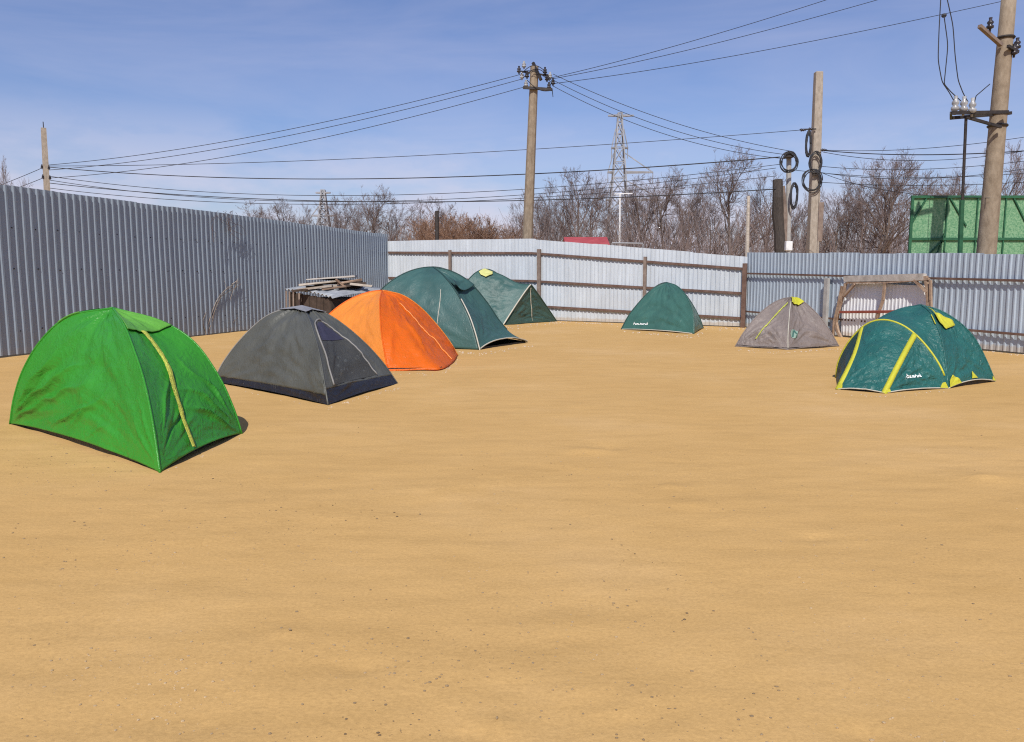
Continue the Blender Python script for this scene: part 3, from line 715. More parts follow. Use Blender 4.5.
mb = MB(); mb.tube([a, e], .032, 7); mb.build('pipe', M['dark_iron'], t)
mb = MB(); c_ = P(962, 200, YE - .42); mb.tube([c_, e], .055, 8); mb.build('sleeve', M['green_frame'], t)
for pts, lab in (([(941, -6), (939, 30), (938, 60), (942, 82), (949, 92), (954, 101)], 'leftmost slack jumper wire looping down to the pole bracket'),
                 ([(944, 16), (948, 45), (945, 75), (944, 84), (951, 92), (961, 101)], 'jumper wire hanging from the joint on the top cable'),
                 ([(946, -6), (953, 25), (955, 55), (958, 80), (963, 93), (968, 102)], 'right of the three slack jumper wires above the bracket'),
                 ([(974, 105), (976, 96), (983, 90), (990, 84)], 'short jumper wire curling from bracket to the leaning pole')):
    q = [P(x, y, YE - .62) for x, y in pts]; q = np.array(q)
    tt = np.linspace(0, len(q) - 1, 40); qi = np.column_stack([np.interp(tt, np.arange(len(q)), q[:, k]) for k in range(3)])
    for _ in range(3): qi[1:-1] = (qi[:-2] + 2 * qi[1:-1] + qi[2:]) / 4
    mb = MB(); mb.tube(qi, .011, 5); tag(mb.build('jumper_wire', M['cable']), lab, 'wire', 'jumper wires by the leaning pole')

# overhead cables
def cable(a, b, sag, label, r=None, group='overhead cables'):
    A0, B0 = P(*a), P(*b); n = 34
    f = np.linspace(0, 1, n)[:, None]
    pts = A0 + (B0 - A0) * f - V(0, 0, 1) * sag * 4 * f * (1 - f)
    rr = np.linspace(a[2] * .00036, b[2] * .00036, n) if r is None else r * .85
    mb = MB(); mb.tube(pts, rr, 5); tag(mb.build('overhead_cable', M['cable'], smooth=True), label, 'cable', group)
Pm = 'from the middle concrete pole to the far left pole'
cable((522, 74, YA), (48, 165, YP), .5, 'uppermost thin cable ' + Pm)
cable((522, 79, YA), (49, 170, YP), .55, 'second thin cable ' + Pm)
cable((524, 87, YA), (50, 178, YP), .6, 'lowest of three thin cables ' + Pm)
cable((801, 130, YC - .25), (48, 166, YP), .35, 'thin cable from the pale square pole passing above the stub to far left')
cable((780, 157, YD - .2), (48, 167, YP), .75, 'dark cable from the grey post head to the far left pole', r=.026)
cable((782, 164, YD - .2), (48, 176, YP), 1.15, 'sagging cable from the stub passing beneath the dark one')
cable((776, 168, YD - .2), (49, 180, YP), 1.25, 'lower sagging cable from the stub, second above the fence top')
cable((776, 189, YD - .2), (49, 183, YP), .75, 'lowest cable from the stub skimming just above the treetops', r=.024)
cable((776, 176, YD - .2), (49, 188, YP), 1.0, 'thin cable from the stub between the lower sagging one and the lowest')
Pu = 'rising from the middle concrete pole past the upper right'
cable((546, 79, YA), (1070, -84, 19), .25, 'steepest cable ' + Pu)
cable((546, 80, YA), (1070, -58, 19), .25, 'second steepest cable ' + Pu)
cable((550, 84, YA), (1070, -14, 19), .2, 'flattest cable, with a joint, ' + Pu)
mb = MB(); c_ = P(944, 15.5, 20.2); mb.lathe(c_, [(.02, -.06), (.05, -.03), (.05, .03), (.02, .06)], 8, (1, 0, .2)); tag(mb.build('cable_joint', M['cable']), 'small dark joint on the flattest upper cable near the leaning pole', 'cable joint')
Pd = 'running down from the middle pole to the short grey post'
cable((553, 74, YA), (790, 151, YD), .35, 'uppermost cable ' + Pd)
cable((553, 80, YA), (789, 155, YD), .45, 'middle cable ' + Pd)
cable((553, 86, YA), (787, 159, YD), .5, 'lowest cable ' + Pd)
Pr = 'from the pale square pole to the right edge'
cable((823, 150, YC - .2), (1110, 122, 24), .3, 'highest cable ' + Pr)
cable((823, 150.5, YC - .2), (1110, 143, 24), .25, 'straight dark cable, second highest, ' + Pr, r=.021)
cable((823, 152, YC - .2), (1110, 133, 24), .55, 'third highest cable ' + Pr)
cable((818, 166, YC - .2), (1110, 148, 24), .35, 'fourth cable, starting at the coils, ' + Pr)
cable((818, 172, YC - .2), (1110, 152, 24), .5, 'lowest faint cable ' + Pr)
cable((820, 172, YC - .2), (990, 198, YE - .3), .25, 'cable sloping down from the coils to the leaning pole')
cable((818, 182, YC - .2), (1110, 176, 24), .2, 'nearly level thin cable passing just above the green board')
cable((794, 170, YD - .2), (1110, 164, 26), .35, 'faint cable from the short grey post to the right edge')
cable((42, 168, YP), (-60, 205, 40), .1, 'upper cable dropping left from the far left pole')
cable((43, 178, YP), (-60, 212, 40), .1, 'lower cable dropping left from the far left pole')

# ------------------------------------------------------------------ green board behind the right fence
YG = 21.5
bl, br = P(909, 258, YG), P(1025, 258, YG); tl, trr = P(911, 197, YG), P(1028, 196, YG)
t = thing('green_board', ((bl[0] + br[0]) / 2, YG, 0), 'large green panel board in a dark green frame behind the right fence', 'board')
xa, xb = (bl[0] + tl[0]) / 2, (br[0] + trr[0]) / 2; zb, zt = 1.35, tl[2]
mb = MB(); mb.box(((xa + xb) / 2, YG, (zb + zt) / 2), (xb - xa, .03, zt - zb)); mb.build('panel', M['green_board'], t)
mb = MB()
for zz in (zb, (zb + zt) / 2 + .05, zt): mb.box(((xa + xb) / 2, YG - .045, zz), (xb - xa + .08, .05, .07))
for xx, w in ((xa, .07), (xb, .07)): mb.box((xx, YG - .047, (zb + zt) / 2), (w, .05, zt - zb + .06))
for k in (.30, .56, .80): mb.box((xa + (xb - xa) * k, YG - .04, (zb + zt) / 2), (.035, .035, zt - zb))
mb.build('frame', M['green_frame'], t)
zm = (zb + zt) / 2
for (p0_, p1_) in (((xa, zm + .45), (xa + .4, zt)), ((xb - .45, zt), (xb, zm + .4)), ((xa, zb + .4), (xa + .4, zb)), ((xa + .05, zb + .3), (xa + (xb - xa) * .28, zm)), ((xa + .55, zb), (xa + (xb - xa) * .29, zm + .2)), ((xa + 1.0, zt), (xa + 1.5, zm + .4))):
    mb = MB(); mb.beam((p0_[0], YG - .035, p0_[1]), (p1_[0], YG - .035, p1_[1]), .035, .05, up=(0, 1, 0)); mb.build('brace', M['green_frame'], t)
for k in (.1, .9):
    mb = MB(); mb.box((xa + (xb - xa) * k, YG + .08, zt / 2 - .1), (.1, .1, zt - .2)); mb.build('post', M['green_frame'], t)

# ------------------------------------------------------------------ tents
class Curve:
    def __init__(s, pts, n=80):
        p = np.asarray(pts, float)
        if len(p) > 2:                                         # smooth through the points
            k = len(p); tt = np.linspace(0, k - 1, 160); q = []
            ext = np.vstack([2 * p[0] - p[1], p, 2 * p[-1] - p[-2]])
            for x in tt:
                i = min(int(x), k - 2); f = x - i; a, b, c, d_ = ext[i], ext[i + 1], ext[i + 2], ext[i + 3]
                q.append(.5 * (2 * b + (c - a) * f + (2 * a - 5 * b + 4 * c - d_) * f * f + (3 * b - a - 3 * c + d_) * f ** 3))
            p = np.array(q)
        s_ = np.concatenate([[0], np.cumsum(np.linalg.norm(np.diff(p, axis=0), axis=1))]); s.len = s_[-1]
        tt = np.linspace(0, s_[-1], n); s.p = np.column_stack([np.interp(tt, s_, p[:, k]) for k in range(3)]); s.t = np.linspace(0, 1, n)
    def __call__(s, t): return np.stack([np.interp(t, s.t, s.p[:, k]) for k in range(3)], -1)
    def sub(s, a, b): return Curve(s(np.linspace(a, b, 60)))
    def near(s, q): return s.t[np.argmin(np.linalg.norm(s.p - q, axis=1))]
def pole(base, apex, k=.8, n=24):
    """a bent tent pole: k = 0 straight, 1 a quarter ellipse"""
    th = np.linspace(0, math.pi / 2, n); z = np.sin(th); h = k * (1 - np.cos(th)) + (1 - k) * z
    base = np.asarray(base, float); apex = np.asarray(apex, float)
    return Curve(np.column_stack([base[0] + (apex[0] - base[0]) * h, base[1] + (apex[1] - base[1]) * h, base[2] + (apex[2] - base[2]) * z]))
def pole_px(pts, apex, k=.8, Y0=None):
    b = G(*pts[0]) if Y0 is None else P(*pts[0], Y0); Y0 = b[1]; Ya = apex[1]; out_ = [b]
    pa = pts[-1]
    for x, y in pts[1:-1]:
        z = min(max((pts[0][1] - y) / (pts[0][1] - pa[1]), 0), 1); th = math.asin(z); h = k * (1 - math.cos(th)) + (1 - k) * z
        out_.append(P(x, y, Y0 + (Ya - Y0) * h))
    out_.append(apex); return Curve(out_)
class Panel:
    """cloth stretched between two curves that both run from the ground up"""
    def __init__(s, cA, cB, lift=.05, bulge=-.03, fold=.022, crink=.006, seed=1, top=None, base=None, rays=()):
        s.rays = rays; s.A, s.B = cA, cB; s.lift, s.bulge, s.fold, s.crink, s.seed = lift, bulge, fold, crink, seed; s.top = top; s.base = base
        s.Wd = np.linalg.norm(cA(0.) - cB(0.)); s.H = (cA.len + cB.len) / 2
    def smooth(s, u, v):
        a, b = s.A(v), s.B(v); uu = u[..., None]
        p = a * (1 - uu) + b * uu
        if s.top is not None:
            a1, b1 = s.A(np.ones_like(u)), s.B(np.ones_like(u)); p = p + (v ** 2)[..., None] * (s.top(u) - (a1 * (1 - uu) + b1 * uu))
        if s.base is not None:
            a0, b0 = s.A(np.zeros_like(u)), s.B(np.zeros_like(u)); p = p + ((1 - v) ** 3)[..., None] * (s.base(u) - (a0 * (1 - uu) + b0 * uu))
        p[..., 2] += s.lift * np.sin(np.pi * np.clip(u, 0, 1)) ** .7 * np.clip(1 - v, 0, 1) ** 5
        return p
    def normal(s, u, v):
        e = 2e-3
        u0, u1 = np.clip(u - e, 0, 1), np.clip(u + e, 0, 1); v0, v1 = np.clip(v - e, 0, .985), np.clip(v + e, .015, .99)
        n = np.cross(s.smooth(u1, np.clip(v, 0, .985)) - s.smooth(u0, np.clip(v, 0, .985)), s.smooth(u, v1) - s.smooth(u, v0))
        return n / (np.linalg.norm(n, axis=-1)[..., None] + 1e-12)
    def at(s, u, v, off=0.0):
        u = np.asarray(u, float); v = np.asarray(v, float)
        p = s.smooth(u, v); n = s.normal(u, v)
        x = ((u - .5) * (1 - v * .9) + .5) * s.Wd; y = v * s.H; sd = s.seed * 13.7
        h = s.bulge * np.sin(np.pi * u) * np.sin(np.pi * np.clip(v, 0, 1)) ** .8
        f = 0
        for cx, cy, w in ((0, 0, 1.0), (s.Wd, 0, 1.0), (s.Wd / 2, s.H, .7)):
            r = np.hypot(x - cx, y - cy); a = np.arctan2(y - cy, x - cx)
            g_ = perlin(a * 5.5 + sd + cx, r * 1.1 + sd) + .5 * perlin(a * 12 + sd, r * 2.0 + cy)
            f = f + w * (np.sign(g_) * np.abs(g_) ** .8) * np.exp(-(r / (s.Wd * .62)) ** 2) * np.clip(r * 4, 0, 1)
        for (ca, cb, ang_, amp, wd, r0, r1) in s.rays:                # folds pulled out of a corner
            dx, dy = x - ca * s.Wd, y - cb * s.H; r = np.hypot(dx, dy); a = np.arctan2(dy, dx) - math.radians(ang_) - .12 * perlin(r * 2.2 + ang_, r * 0 + 3)
            dist = a * np.maximum(r, .05); ww = wd * (.35 + r)
            h = h + 1.35 * amp * np.exp(-np.abs(dist / ww) ** 1.25) * np.clip((r - r0) * 3, 0, 1) * np.clip((r1 - r) * 2, 0, 1)
        c = np.abs(fbm(x * 3.2 + sd, y * 2.6 - sd, 3)) + .6 * np.abs(perlin(x * 9 + y * 3 + sd, y * 8 - x * 2))
        g2 = perlin(x * 1.6 + y * .9 + sd, y * 1.1 - x * .3)
        eu = np.clip(np.minimum(u, 1 - u) * 3.4, 0, 1); eu = eu * eu * (3 - 2 * eu)
        ed = eu * np.clip((1 - v) * 8, 0, 1) * np.clip(.25 + v * 6, 0, 1)
        h = h + ed * 1.35 * (s.fold * f - s.crink * 2.0 * c + s.fold * .55 * g2)
        return p + n * (h + off)[..., None]
    def grid(s, mb, nu=56, nv=56, u0=0, u1=1, v0=0, v1=1, off=0.0, offtop=None):
        U, Vv = np.meshgrid(np.linspace(u0, u1, nu), np.linspace(v0, v1, nv)); o = np.full_like(U, off)
        if offtop is not None: o = off + (offtop - off) * (Vv - v0) / (v1 - v0)
        mb.grid(s.at(U, Vv, o))
    def shape(s, mb, uv, off=.006, rings=7, sub=6, edge=None):
        uv = np.asarray(uv, float); n = len(uv)
        bnd = np.array([uv[i] + (uv[(i + 1) % n] - uv[i]) * k / sub for i in range(n) for k in range(sub)])
        c = bnd.mean(0); m_ = len(bnd); R = [c[None, :].repeat(m_, 0) + (bnd - c) * f for f in np.linspace(0.02, 1, rings)]
        U = np.array(R); Pn = s.at(U[..., 0], U[..., 1], np.full(U.shape[:2], off) if edge is None else off + (edge - off) * np.linspace(0, 1, rings)[:, None] * np.ones((1, m_)))
        mb.add(Pn.reshape(-1, 3), [(i * m_ + j, i * m_ + (j + 1) % m_, (i + 1) * m_ + (j + 1) % m_, (i + 1) * m_ + j) for i in range(rings - 1) for j in range(m_)] + [tuple(range(m_))[::-1]])
    def path(s, uv, n=40, off=.006):
        uv = np.asarray(uv, float); c = Curve(np.column_stack([uv, np.zeros(len(uv))]), n).p
        return s.at(c[:, 0], c[:, 1], np.full(n, off)), s.normal(c[:, 0], c[:, 1])
    def ribbon(s, mb, uv, w, off=.008, n=50, wave=0.0):
        p, nn = s.path(uv, n, off); t_ = np.gradient(p, axis=0); t_ /= np.linalg.norm(t_, axis=1)[:, None]
        kk = np.array([1, 2, 3, 4, 5, 4, 3, 2, 1]) / 25.; pe = np.pad(p, ((4, 4), (0, 0)), mode='reflect', reflect_type='odd'); p = np.stack([np.convolve(pe[:, i], kk, 'valid') for i in range(3)], -1) + nn * .008
        sd = np.cross(t_, nn); ww = w * (1 + wave * perlin(np.arange(n) * .45, np.full(n, s.seed + .5)))[:, None]
        mb.grid(np.stack([p - sd * ww / 2, p + nn * w * .12, p + sd * ww / 2], 1))
def sleeve(t, cur, m_, r=.014, a=0, b=1, name='pole_sleeve'):
    mb = MB(); q = cur(np.linspace(a, b, 40)); mb.tube(q, r, 7); return mb.build(name, M[m_], t, smooth=True)
def canopy(t, panels, m_, name='canopy', v0=0, solid=.002, **k):
    mb = MB()
    for p in panels: p.grid(mb, v0=v0, **k)
    return mb.build(name, M[m_], t, smooth=True, solid=solid)
def groundsheet(t, corners, m_, h=.07, inset=.02):
    cs = [np.asarray(c, float) for c in corners]; ce = sum(cs) / len(cs)
    ring = [c + (ce - c) / np.linalg.norm(ce - c) * inset for c in cs]; ring.append(ring[0])
    low = []; 
    for i in range(len(ring) - 1):
        for f in np.linspace(0, 1, 16, endpoint=False): low.append(ring[i] + (ring[i + 1] - ring[i]) * f)
    low.append(low[0]); low = np.array(low); low[:, 2] = gz(low[:, 0], low[:, 1]) - .01
    hi = low.copy(); hi[:, 2] += h + .01; inner = hi * .9 + ce * .1; inner[:, 2] = .02
    mb = MB(); mb.grid(np.stack([low, hi, inner], 0)); n = len(low) - 1
    mb.add(inner[:-1], [tuple(range(n))])
    return mb.build('groundsheet', M[m_], t)
def tent(corners, label, group=None):
    c = sum(np.asarray(k, float) for k in corners) / len(corners)
    return thing('tent', (c[0], c[1], 0), label, 'tent', 'tents pitched along the fences')

# 1 bright green dome
A, B, Cc = G(10, 424), G(160, 473), G(242, 434); D = A + Cc - B; ap = P(113, 308, 7.9)
t = tent((A, B, Cc, D), 'bright green dome tent with a yellow green zip strip, nearest to the camera')
pA = pole_px([(10, 424), (14, 398), (24, 368), (43, 338), (70, 316), (113, 308)], ap, 1.0); pB = pole_px([(160, 473), (153, 425), (144, 381), (134, 350), (124, 325), (113, 308)], ap, .7)
pC = pole_px([(242, 434), (233, 407), (218, 375), (193, 341), (160, 321), (113, 308)], ap, .9); pD = pole(D, ap, .95)
R1 = [(0, 0, 20, .040, .022, .1, 2.0), (0, 0, 30, .045, .022, .15, 1.9), (0, 0, 38, -.03, .02, .2, 1.5), (0, 0, 43, .03, .02, .35, 1.6), (.30, 0, 24, .036, .02, .1, 1.2), (.42, 0, 38, .03, .018, .1, 1.0), (.55, 0, 30, .026, .018, .05, .7), (1, 0, 150, .026, .018, .1, .8), (1, 0, 136, .02, .015, .1, .9), (.5, 1, 252, .022, .016, .25, 1.1), (.5, 1, 268, .018, .014, .3, 1.2), (.5, 1, 285, .016, .014, .3, 1.1)]
R2 = [(1, 0, 152, .036, .02, .1, 1.1), (1, 0, 138, .03, .018, .2, 1.2), (1, 0, 124, .024, .018, .2, 1.3), (0, 0, 36, -.024, .022, .2, 1.1), (0, 0, 52, .022, .02, .3, 1.2), (1, .45, 195, .034, .02, .05, .95), (1, .52, 190, .03, .018, .05, .9), (1, .36, 200, -.026, .02, .05, .8), (1, .64, 196, .024, .016, .05, .7), (0, .5, -18, .022, .018, .05, .5), (0, .62, -14, .02, .016, .05, .45)]
p1 = Panel(pA, pB, .065, -.05, .022, .0022, 1, rays=R1); p2 = Panel(pB, pC, .06, -.06, .018, .002, 2, rays=R2); p3 = Panel(pC, pD, .06, -.05, .03, .006, 3); p4 = Panel(pD, pA, .06, -.05, .03, .006, 4)
canopy(t, [p1, p3, p4], 't_green', nu=130, nv=130)
door = canopy(t, [p2], 't_green', 'door_panel', nu=130, nv=130)
mb = MB(); p2.ribbon(mb, [(.38, .66), (.40, .55), (.405, .43), (.37, .30), (.35, .15), (.36, .015)], .05, .016, 60, .2); mb.build('zip_strip', M['t_zip'], door, solid=.004)
mb = MB(); p2.grid(mb, 40, 24, .01, .99, .66, .995, off=.02, offtop=.008); mb.build('vent_flap', M['t_lime'], t, smooth=True, solid=.003)  # lime flap; part of its sunlit lightness is put into the colour
for c_ in (pA, pB, pC, pD): sleeve(t, c_, 't_green', .011)
mb = MB(); q = pA(np.linspace(.66, .80, 20)) + V(.01, -.012, .012); mb.tube(q, .008, 6); mb.build('seam_tape', M['t_lime'], t)
mb = MB(); p4.shape(mb, [(.55, .72), (.98, .62), (.98, .92), (.6, .95)], .018); mb.build('vent_flap', M['t_green'], t, smooth=True)
groundsheet(t, (A, B, Cc, D), 't_black', .05, .12)

# 2 charcoal dome
A, B, Cc = G(213, 382), G(328, 405), G(398, 384); D = A + Cc - B; ap = P(302, 307.5, 11.3)
t = tent((A, B, Cc, D), 'charcoal grey dome tent with an arched mesh door window, second from the left')
pA = pole_px([(213, 382), (224, 361), (241, 339), (262, 319), (281, 310), (302, 307.5)], ap, .8); pB = pole_px([(328, 405), (324, 380), (319, 352), (313, 331), (308, 317), (302, 307.5)], ap, .7)
pC = pole_px([(398, 384), (384, 364), (366, 344), (344, 325), (323, 312), (302, 307.5)], ap, .8); pD = pole(D, ap, .8)
ps = [Panel(pA, pB, .03, -.03, .03, .004, 5, rays=[(1, 0, 125, .025, .02, .1, .9), (1, 0, 137, .03, .02, .1, .8), (1, 0, 150, .03, .02, .1, .8), (1, 0, 162, .03, .02, .1, .7), (0, 0, 25, .03, .02, .1, .8), (0, 0, 38, .03, .02, .1, .9)]), Panel(pB, pC, .03, -.03, .03, .006, 6), Panel(pC, pD, .03, -.03, .02, .004, 7), Panel(pD, pA, .03, -.03, .02, .004, 8)]
canopy(t, [ps[0], ps[2], ps[3]], 't_grey', v0=.05)
mb = MB()
for p in ps: p.grid(mb, 50, 14, v0=0, v1=.085 if p is ps[1] else .05, off=.002)
mb.build('groundsheet', M['t_navy'], t, smooth=True)
door = canopy(t, [ps[1]], 't_grey', 'door_panel', v0=.085)
arch = [(.11, .10), (.10, .30), (.09, .46), (.13, .60), (.27, .69), (.46, .695), (.60, .62), (.68, .48), (.74, .30), (.78, .11)]
mb = MB(); ps[1].shape(mb, arch, .004, 10, 8); mb.build('mesh_window', M['t_grey_door'], door, smooth=True)
mb = MB(); ps[1].shape(mb, [(.135, .45), (.15, .55), (.21, .63), (.30, .67), (.45, .67), (.56, .60), (.635, .47)], .009, 8, 8); mb.build('mesh_pane', M['t_mesh'], door, smooth=True)
mb = MB(); q, _ = ps[1].path(arch, 70, .008); mb.tube(q, .012, 6); mb.build('piping', M['t_piping'], door, smooth=True)
for c_ in (pA, pB, pC, pD): sleeve(t, c_, 't_piping' if c_ is pA else 't_grey', .011)
mb = MB(); ang = np.linspace(0, 2 * math.pi, 28, endpoint=False)
rings = [[pp.at(np.array([.0]), np.array([v_]), np.array([.02]))[0] for pp in ()] for v_ in ()]
mb.add([ap + V(0, 0, .035)] + [c_(np.array(.80)) + V(0, 0, .03 if True else 0) for c_ in (pA, pB, pC, pD)] + [(c1(np.array(.86)) + c2(np.array(.86))) / 2 + V(0, 0, .03) for c1, c2 in ((pA, pB), (pB, pC), (pC, pD), (pD, pA))],
       [(0, 1, 5), (0, 5, 2), (0, 2, 6), (0, 6, 3), (0, 3, 7), (0, 7, 4), (0, 4, 8), (0, 8, 1)])
mb.build('rain_cap', M['t_cap'], t, solid=.004)
# 3 orange dome
N, Mm, R = G(388, 371.5), G(442, 370), G(458, 355.5); Lc = V(-3.95, 14.5, 0); LB = V(-3.5, 16.6, 0); RB = V(-1.9, 17.0, 0); ap = P(382, 290.5, 14.9)
t = tent((N, Mm, R, Lc, LB, RB), 'bright orange dome tent between the charcoal tent and a large dark green one')
pN = pole_px([(388, 371.5), (384, 350), (381, 330), (380, 312), (380, 299), (382, 290.5)], ap, .6); pR = pole_px([(458, 355.5), (450, 342), (437, 325), (420, 307), (402, 295), (382, 290.5)], ap, .85)
pM = pole_px([(442, 370), (434, 358), (422, 341), (408, 320), (396, 302), (382, 290.5)], ap, .75); pL = pole(Lc, ap, .75); pLB = pole(LB, ap, .8); pRB = pole(RB, ap, .8)
canopy(t, [Panel(pR, pRB, .05, -.03, .02, .006, 11), Panel(pRB, pLB, .05, -.03, .02, .006, 12), Panel(pLB, pL, .05, -.03, .02, .006, 13)], 't_orange')
side = canopy(t, [Panel(pL, pN, .03, -.02, .02, .005, 14)], 't_amber', 'side_panel')  # sun on this facet is put into a lighter orange
dp = Panel(pN, pR, 0.02, .02, .022, .006, 15, base=Curve([N, N + (Mm - N) * .6, Mm, Mm + (R - Mm) * .5 + V(.06, 0, 0), R]), rays=[(.3, 0, 75, .05, .03, .2, 1.3), (1, 0, 150, .05, .04, .1, 1.2), (0, 0, 50, .04, .04, .2, 1.1)]); door = canopy(t, [dp], 't_orange', 'door_panel', nu=70, nv=70)
for c_ in (pN, pR, pL, pLB, pRB): sleeve(t, c_, 't_orange' if c_ is not pR else 't_amber', .013)
mb = MB(); q, _ = dp.path([(.62, .02), (.60, .3), (.52, .66)], 40, .012); mb.tube(q, .011, 6); mb.build('zip_strip', M['t_amber'], door)
groundsheet(t, (Lc, N, Mm, R, RB, LB), 't_black', .05, .03)

# 4 large dark green family tent with an open flap
N = G(479, 350); R = G(528, 342.5); ap = P(433, 267, 18.3); Lc = V(-3.55, 17.5, 0); LB = V(-2.9, 20.6, 0); RB = V(-.6, 20.2, 0)
t = tent((N, R, Lc, LB, RB), 'largest dark green tent, its front flap spread out on the sand')
pN = pole_px([(479, 350), (474, 331), (467, 312), (455, 290), (443, 275), (433, 267)], ap, .75); pL = pole(Lc, ap, .9); pLB = pole(LB, ap, .9)
pR = pole_px([(528, 342.5), (511, 333), (499, 320), (486, 301), (469, 281.5), (451, 271), (433, 267)], ap, .6); pRB = pole(RB, ap, .9)
canopy(t, [Panel(pL, pN, .04, -.03, .016, .003, 21), Panel(pR, pRB, .05, -.04, .02, .004, 22), Panel(pRB, pLB, .04, -.03, .02, .004, 23), Panel(pLB, pL, .04, -.03, .02, .004, 24)], 't_teal')
dp = Panel(pN, pR, .17, -.10, .035, .010, 25); door = canopy(t, [dp], 't_teal2', 'door_panel', nu=70, nv=70)
mb = MB(); q, _ = dp.path([(0.02, .0), (.2, .004), (.45, .004), (.7, .004), (.98, .0)], 40, .012); mb.tube(q, .014, 6); mb.build('hem_tape', M['t_pale_trim'], door)
mb = MB(); dp.shape(mb, [(.03, .60), (.50, .585), (.93, .63), (.88, .70), (.45, .70), (.05, .69)], .03, edge=.08); mb.build('vent_hood', M['t_teal'], t, smooth=True, solid=.01)
for c_ in (pN, pL, pLB, pRB): sleeve(t, c_, 't_dark', .016)
sleeve(t, pR, 't_dark', .016, .2, 1)
pl = Panel(pL, pN, .04, -.03, .016, .003, 21)
mb = MB(); q, _ = pl.path([(.66, .04), (.72, .30), (.80, .55)], 20, .01); mb.tube(q, .008, 5); mb.build('guy_line', M['t_pale_trim'], t)
mb = MB(); q = pN(np.linspace(0, .45, 20)) + V(.02, -.02, 0); mb.tube(q, .015, 5); mb.build('seam_tape', M['t_pale_trim'], t)
groundsheet(t, (Lc, N, R, RB, LB), 't_black', .04, .06)

# 5 rear green tent with a triangular porch
F1, F2 = G(503, 325.2), G(557, 321.5); ap = P(486, 269, 26.4); E = P(531, 284.5, 25.9); Lc = V(-1.9, 25.6, 0); LB = V(-1.5, 28.3, 0); RB = V(.25, 27.7, 0)
t = tent((F1, F2, Lc, LB, RB), 'green tent with a triangular porch in the corner before the white fence')
pL = pole(Lc, ap, .9); pLB = pole(LB, ap, .9); pRB = pole(RB, ap, .8); e1 = pole(F1, E, .1); e2 = pole(F2, E, .05)
ridge = Curve([ap, ap + (E - ap) * .35 + V(0, 0, -.02), ap + (E - ap) * .7 + V(0, 0, -.10), E])
fr = Panel(pL, e1, .06, -.06, .03, .008, 31, top=ridge); bk = Panel(e2, pRB, .05, -.05, .03, .006, 32, top=Curve(ridge.p[::-1]))
canopy(t, [fr, bk, Panel(pRB, pLB, .04, -.03, .02, .004, 33), Panel(pLB, pL, .04, -.03, .02, .004, 34)], 't_teal2')
dp = Panel(e1, e2, .03, -.03, .025, .006, 35); door = canopy(t, [dp], 't_teal2', 'door_panel')
mb = MB(); q, _ = dp.path([(.52, .05), (.52, .4), (.5, .9)], 20, .02); mb.tube(q, .016, 5); mb.build('zip_strip', M['t_pale_trim'], door)
mb = MB(); dp.shape(mb, [(.03, .0), (.97, .0), (.8, .10), (.5, .16), (.2, .24), (.06, .34)], .03); mb.build('door_skirt', M['t_teal'], door, smooth=True)
sleeve(t, e1, 't_pale_trim', .022); sleeve(t, e2, 't_teal', .018)
for c_ in (pL, pLB, pRB): sleeve(t, c_, 't_dark', .014)
sleeve(t, ridge, 't_dark', .014, name='ridge_seam')
mb = MB(); fr.shape(mb, [(.03, .95), (.20, .955), (.26, .90), (.22, .80), (.12, .80), (.04, .84)], .03, edge=.06); mb.build('vent_flap', M['t_lemon'], t, smooth=True, solid=.01)
groundsheet(t, (Lc, F1, F2, RB, LB), 't_black', .05, .05)

# 6 plain green dome by the white fence
Lf, N, R = G(621, 329.5), G(694, 334), G(703.5, 328.5); D = Lf + R - N; ap = P(667, 282.5, 23.3)
t = tent((Lf, N, R, D), 'small plain dark green dome tent standing alone before the white fence')
pL = pole_px([(621, 329.5), (629, 315), (641, 300), (651, 290), (659, 285), (667, 282.5)], ap, .8); pN = pole_px([(694, 334), (694, 322), (692, 309), (686, 296), (677, 286), (667, 282.5)], ap, .8)
pR = pole_px([(703.5, 328.5), (700, 319), (694, 307), (686, 295), (677, 286), (667, 282.5)], ap, .85); pD = pole(D, ap, .8)
ps = [Panel(pL, pN, .04, -.02, .03, .005, 41), Panel(pN, pR, .04, -.02, .02, .004, 42), Panel(pR, pD, .04, -.03, .02, .004, 43), Panel(pD, pL, .04, -.03, .02, .004, 44)]
cn = canopy(t, ps, 't_forest')
for c_ in (pL, pR, pD): sleeve(t, c_, 't_dark', .016)
sleeve(t, pN, 't_forest', .013)
mb = MB(); q, _ = ps[0].path([(0.02, .0), (.3, .0), (.6, .0), (.98, .0)], 30, .015); mb.tube(q, .014, 5); mb.build('hem_tape', M['t_pale_trim'], t)
def wordmark(pn, u0, u1, v0, hv, parent, n=9, seed=1):
    """a row of small white letter shapes too small to read, the first and last with a longer stroke"""
    rnd = random.Random(seed); mb = MB(); w = (u1 - u0) / n
    for i in range(n):
        a = u0 + w * i; hh = hv * (1.5 if i in (0, n - 1) else rnd.choice((.8, .9, 1.1)))
        off = .014
        pn.shape(mb, [(a + w * .08, v0), (a + w * .36, v0), (a + w * .36, v0 + hh), (a + w * .08, v0 + hh)], off, 3, 2)
        pn.shape(mb, [(a + w * .36, v0 + hv * (.0 if i % 2 else .55)), (a + w * .86, v0 + hv * (.0 if i % 2 else .55)), (a + w * .86, v0 + hv * (.32 if i % 2 else .86)), (a + w * .36, v0 + hv * (.32 if i % 2 else .86))], off, 3, 2)
        if i % 3: pn.shape(mb, [(a + w * .64, v0), (a + w * .9, v0), (a + w * .9, v0 + hv * .8), (a + w * .64, v0 + hv * .8)], off + .001, 3, 2)
    return mb.build('logo_print', M['t_white'], parent)
wordmark(ps[0], .15, .36, .075, .028, cn, 9, 4)
groundsheet(t, (Lf, N, R, D), 't_black', .05, .03)

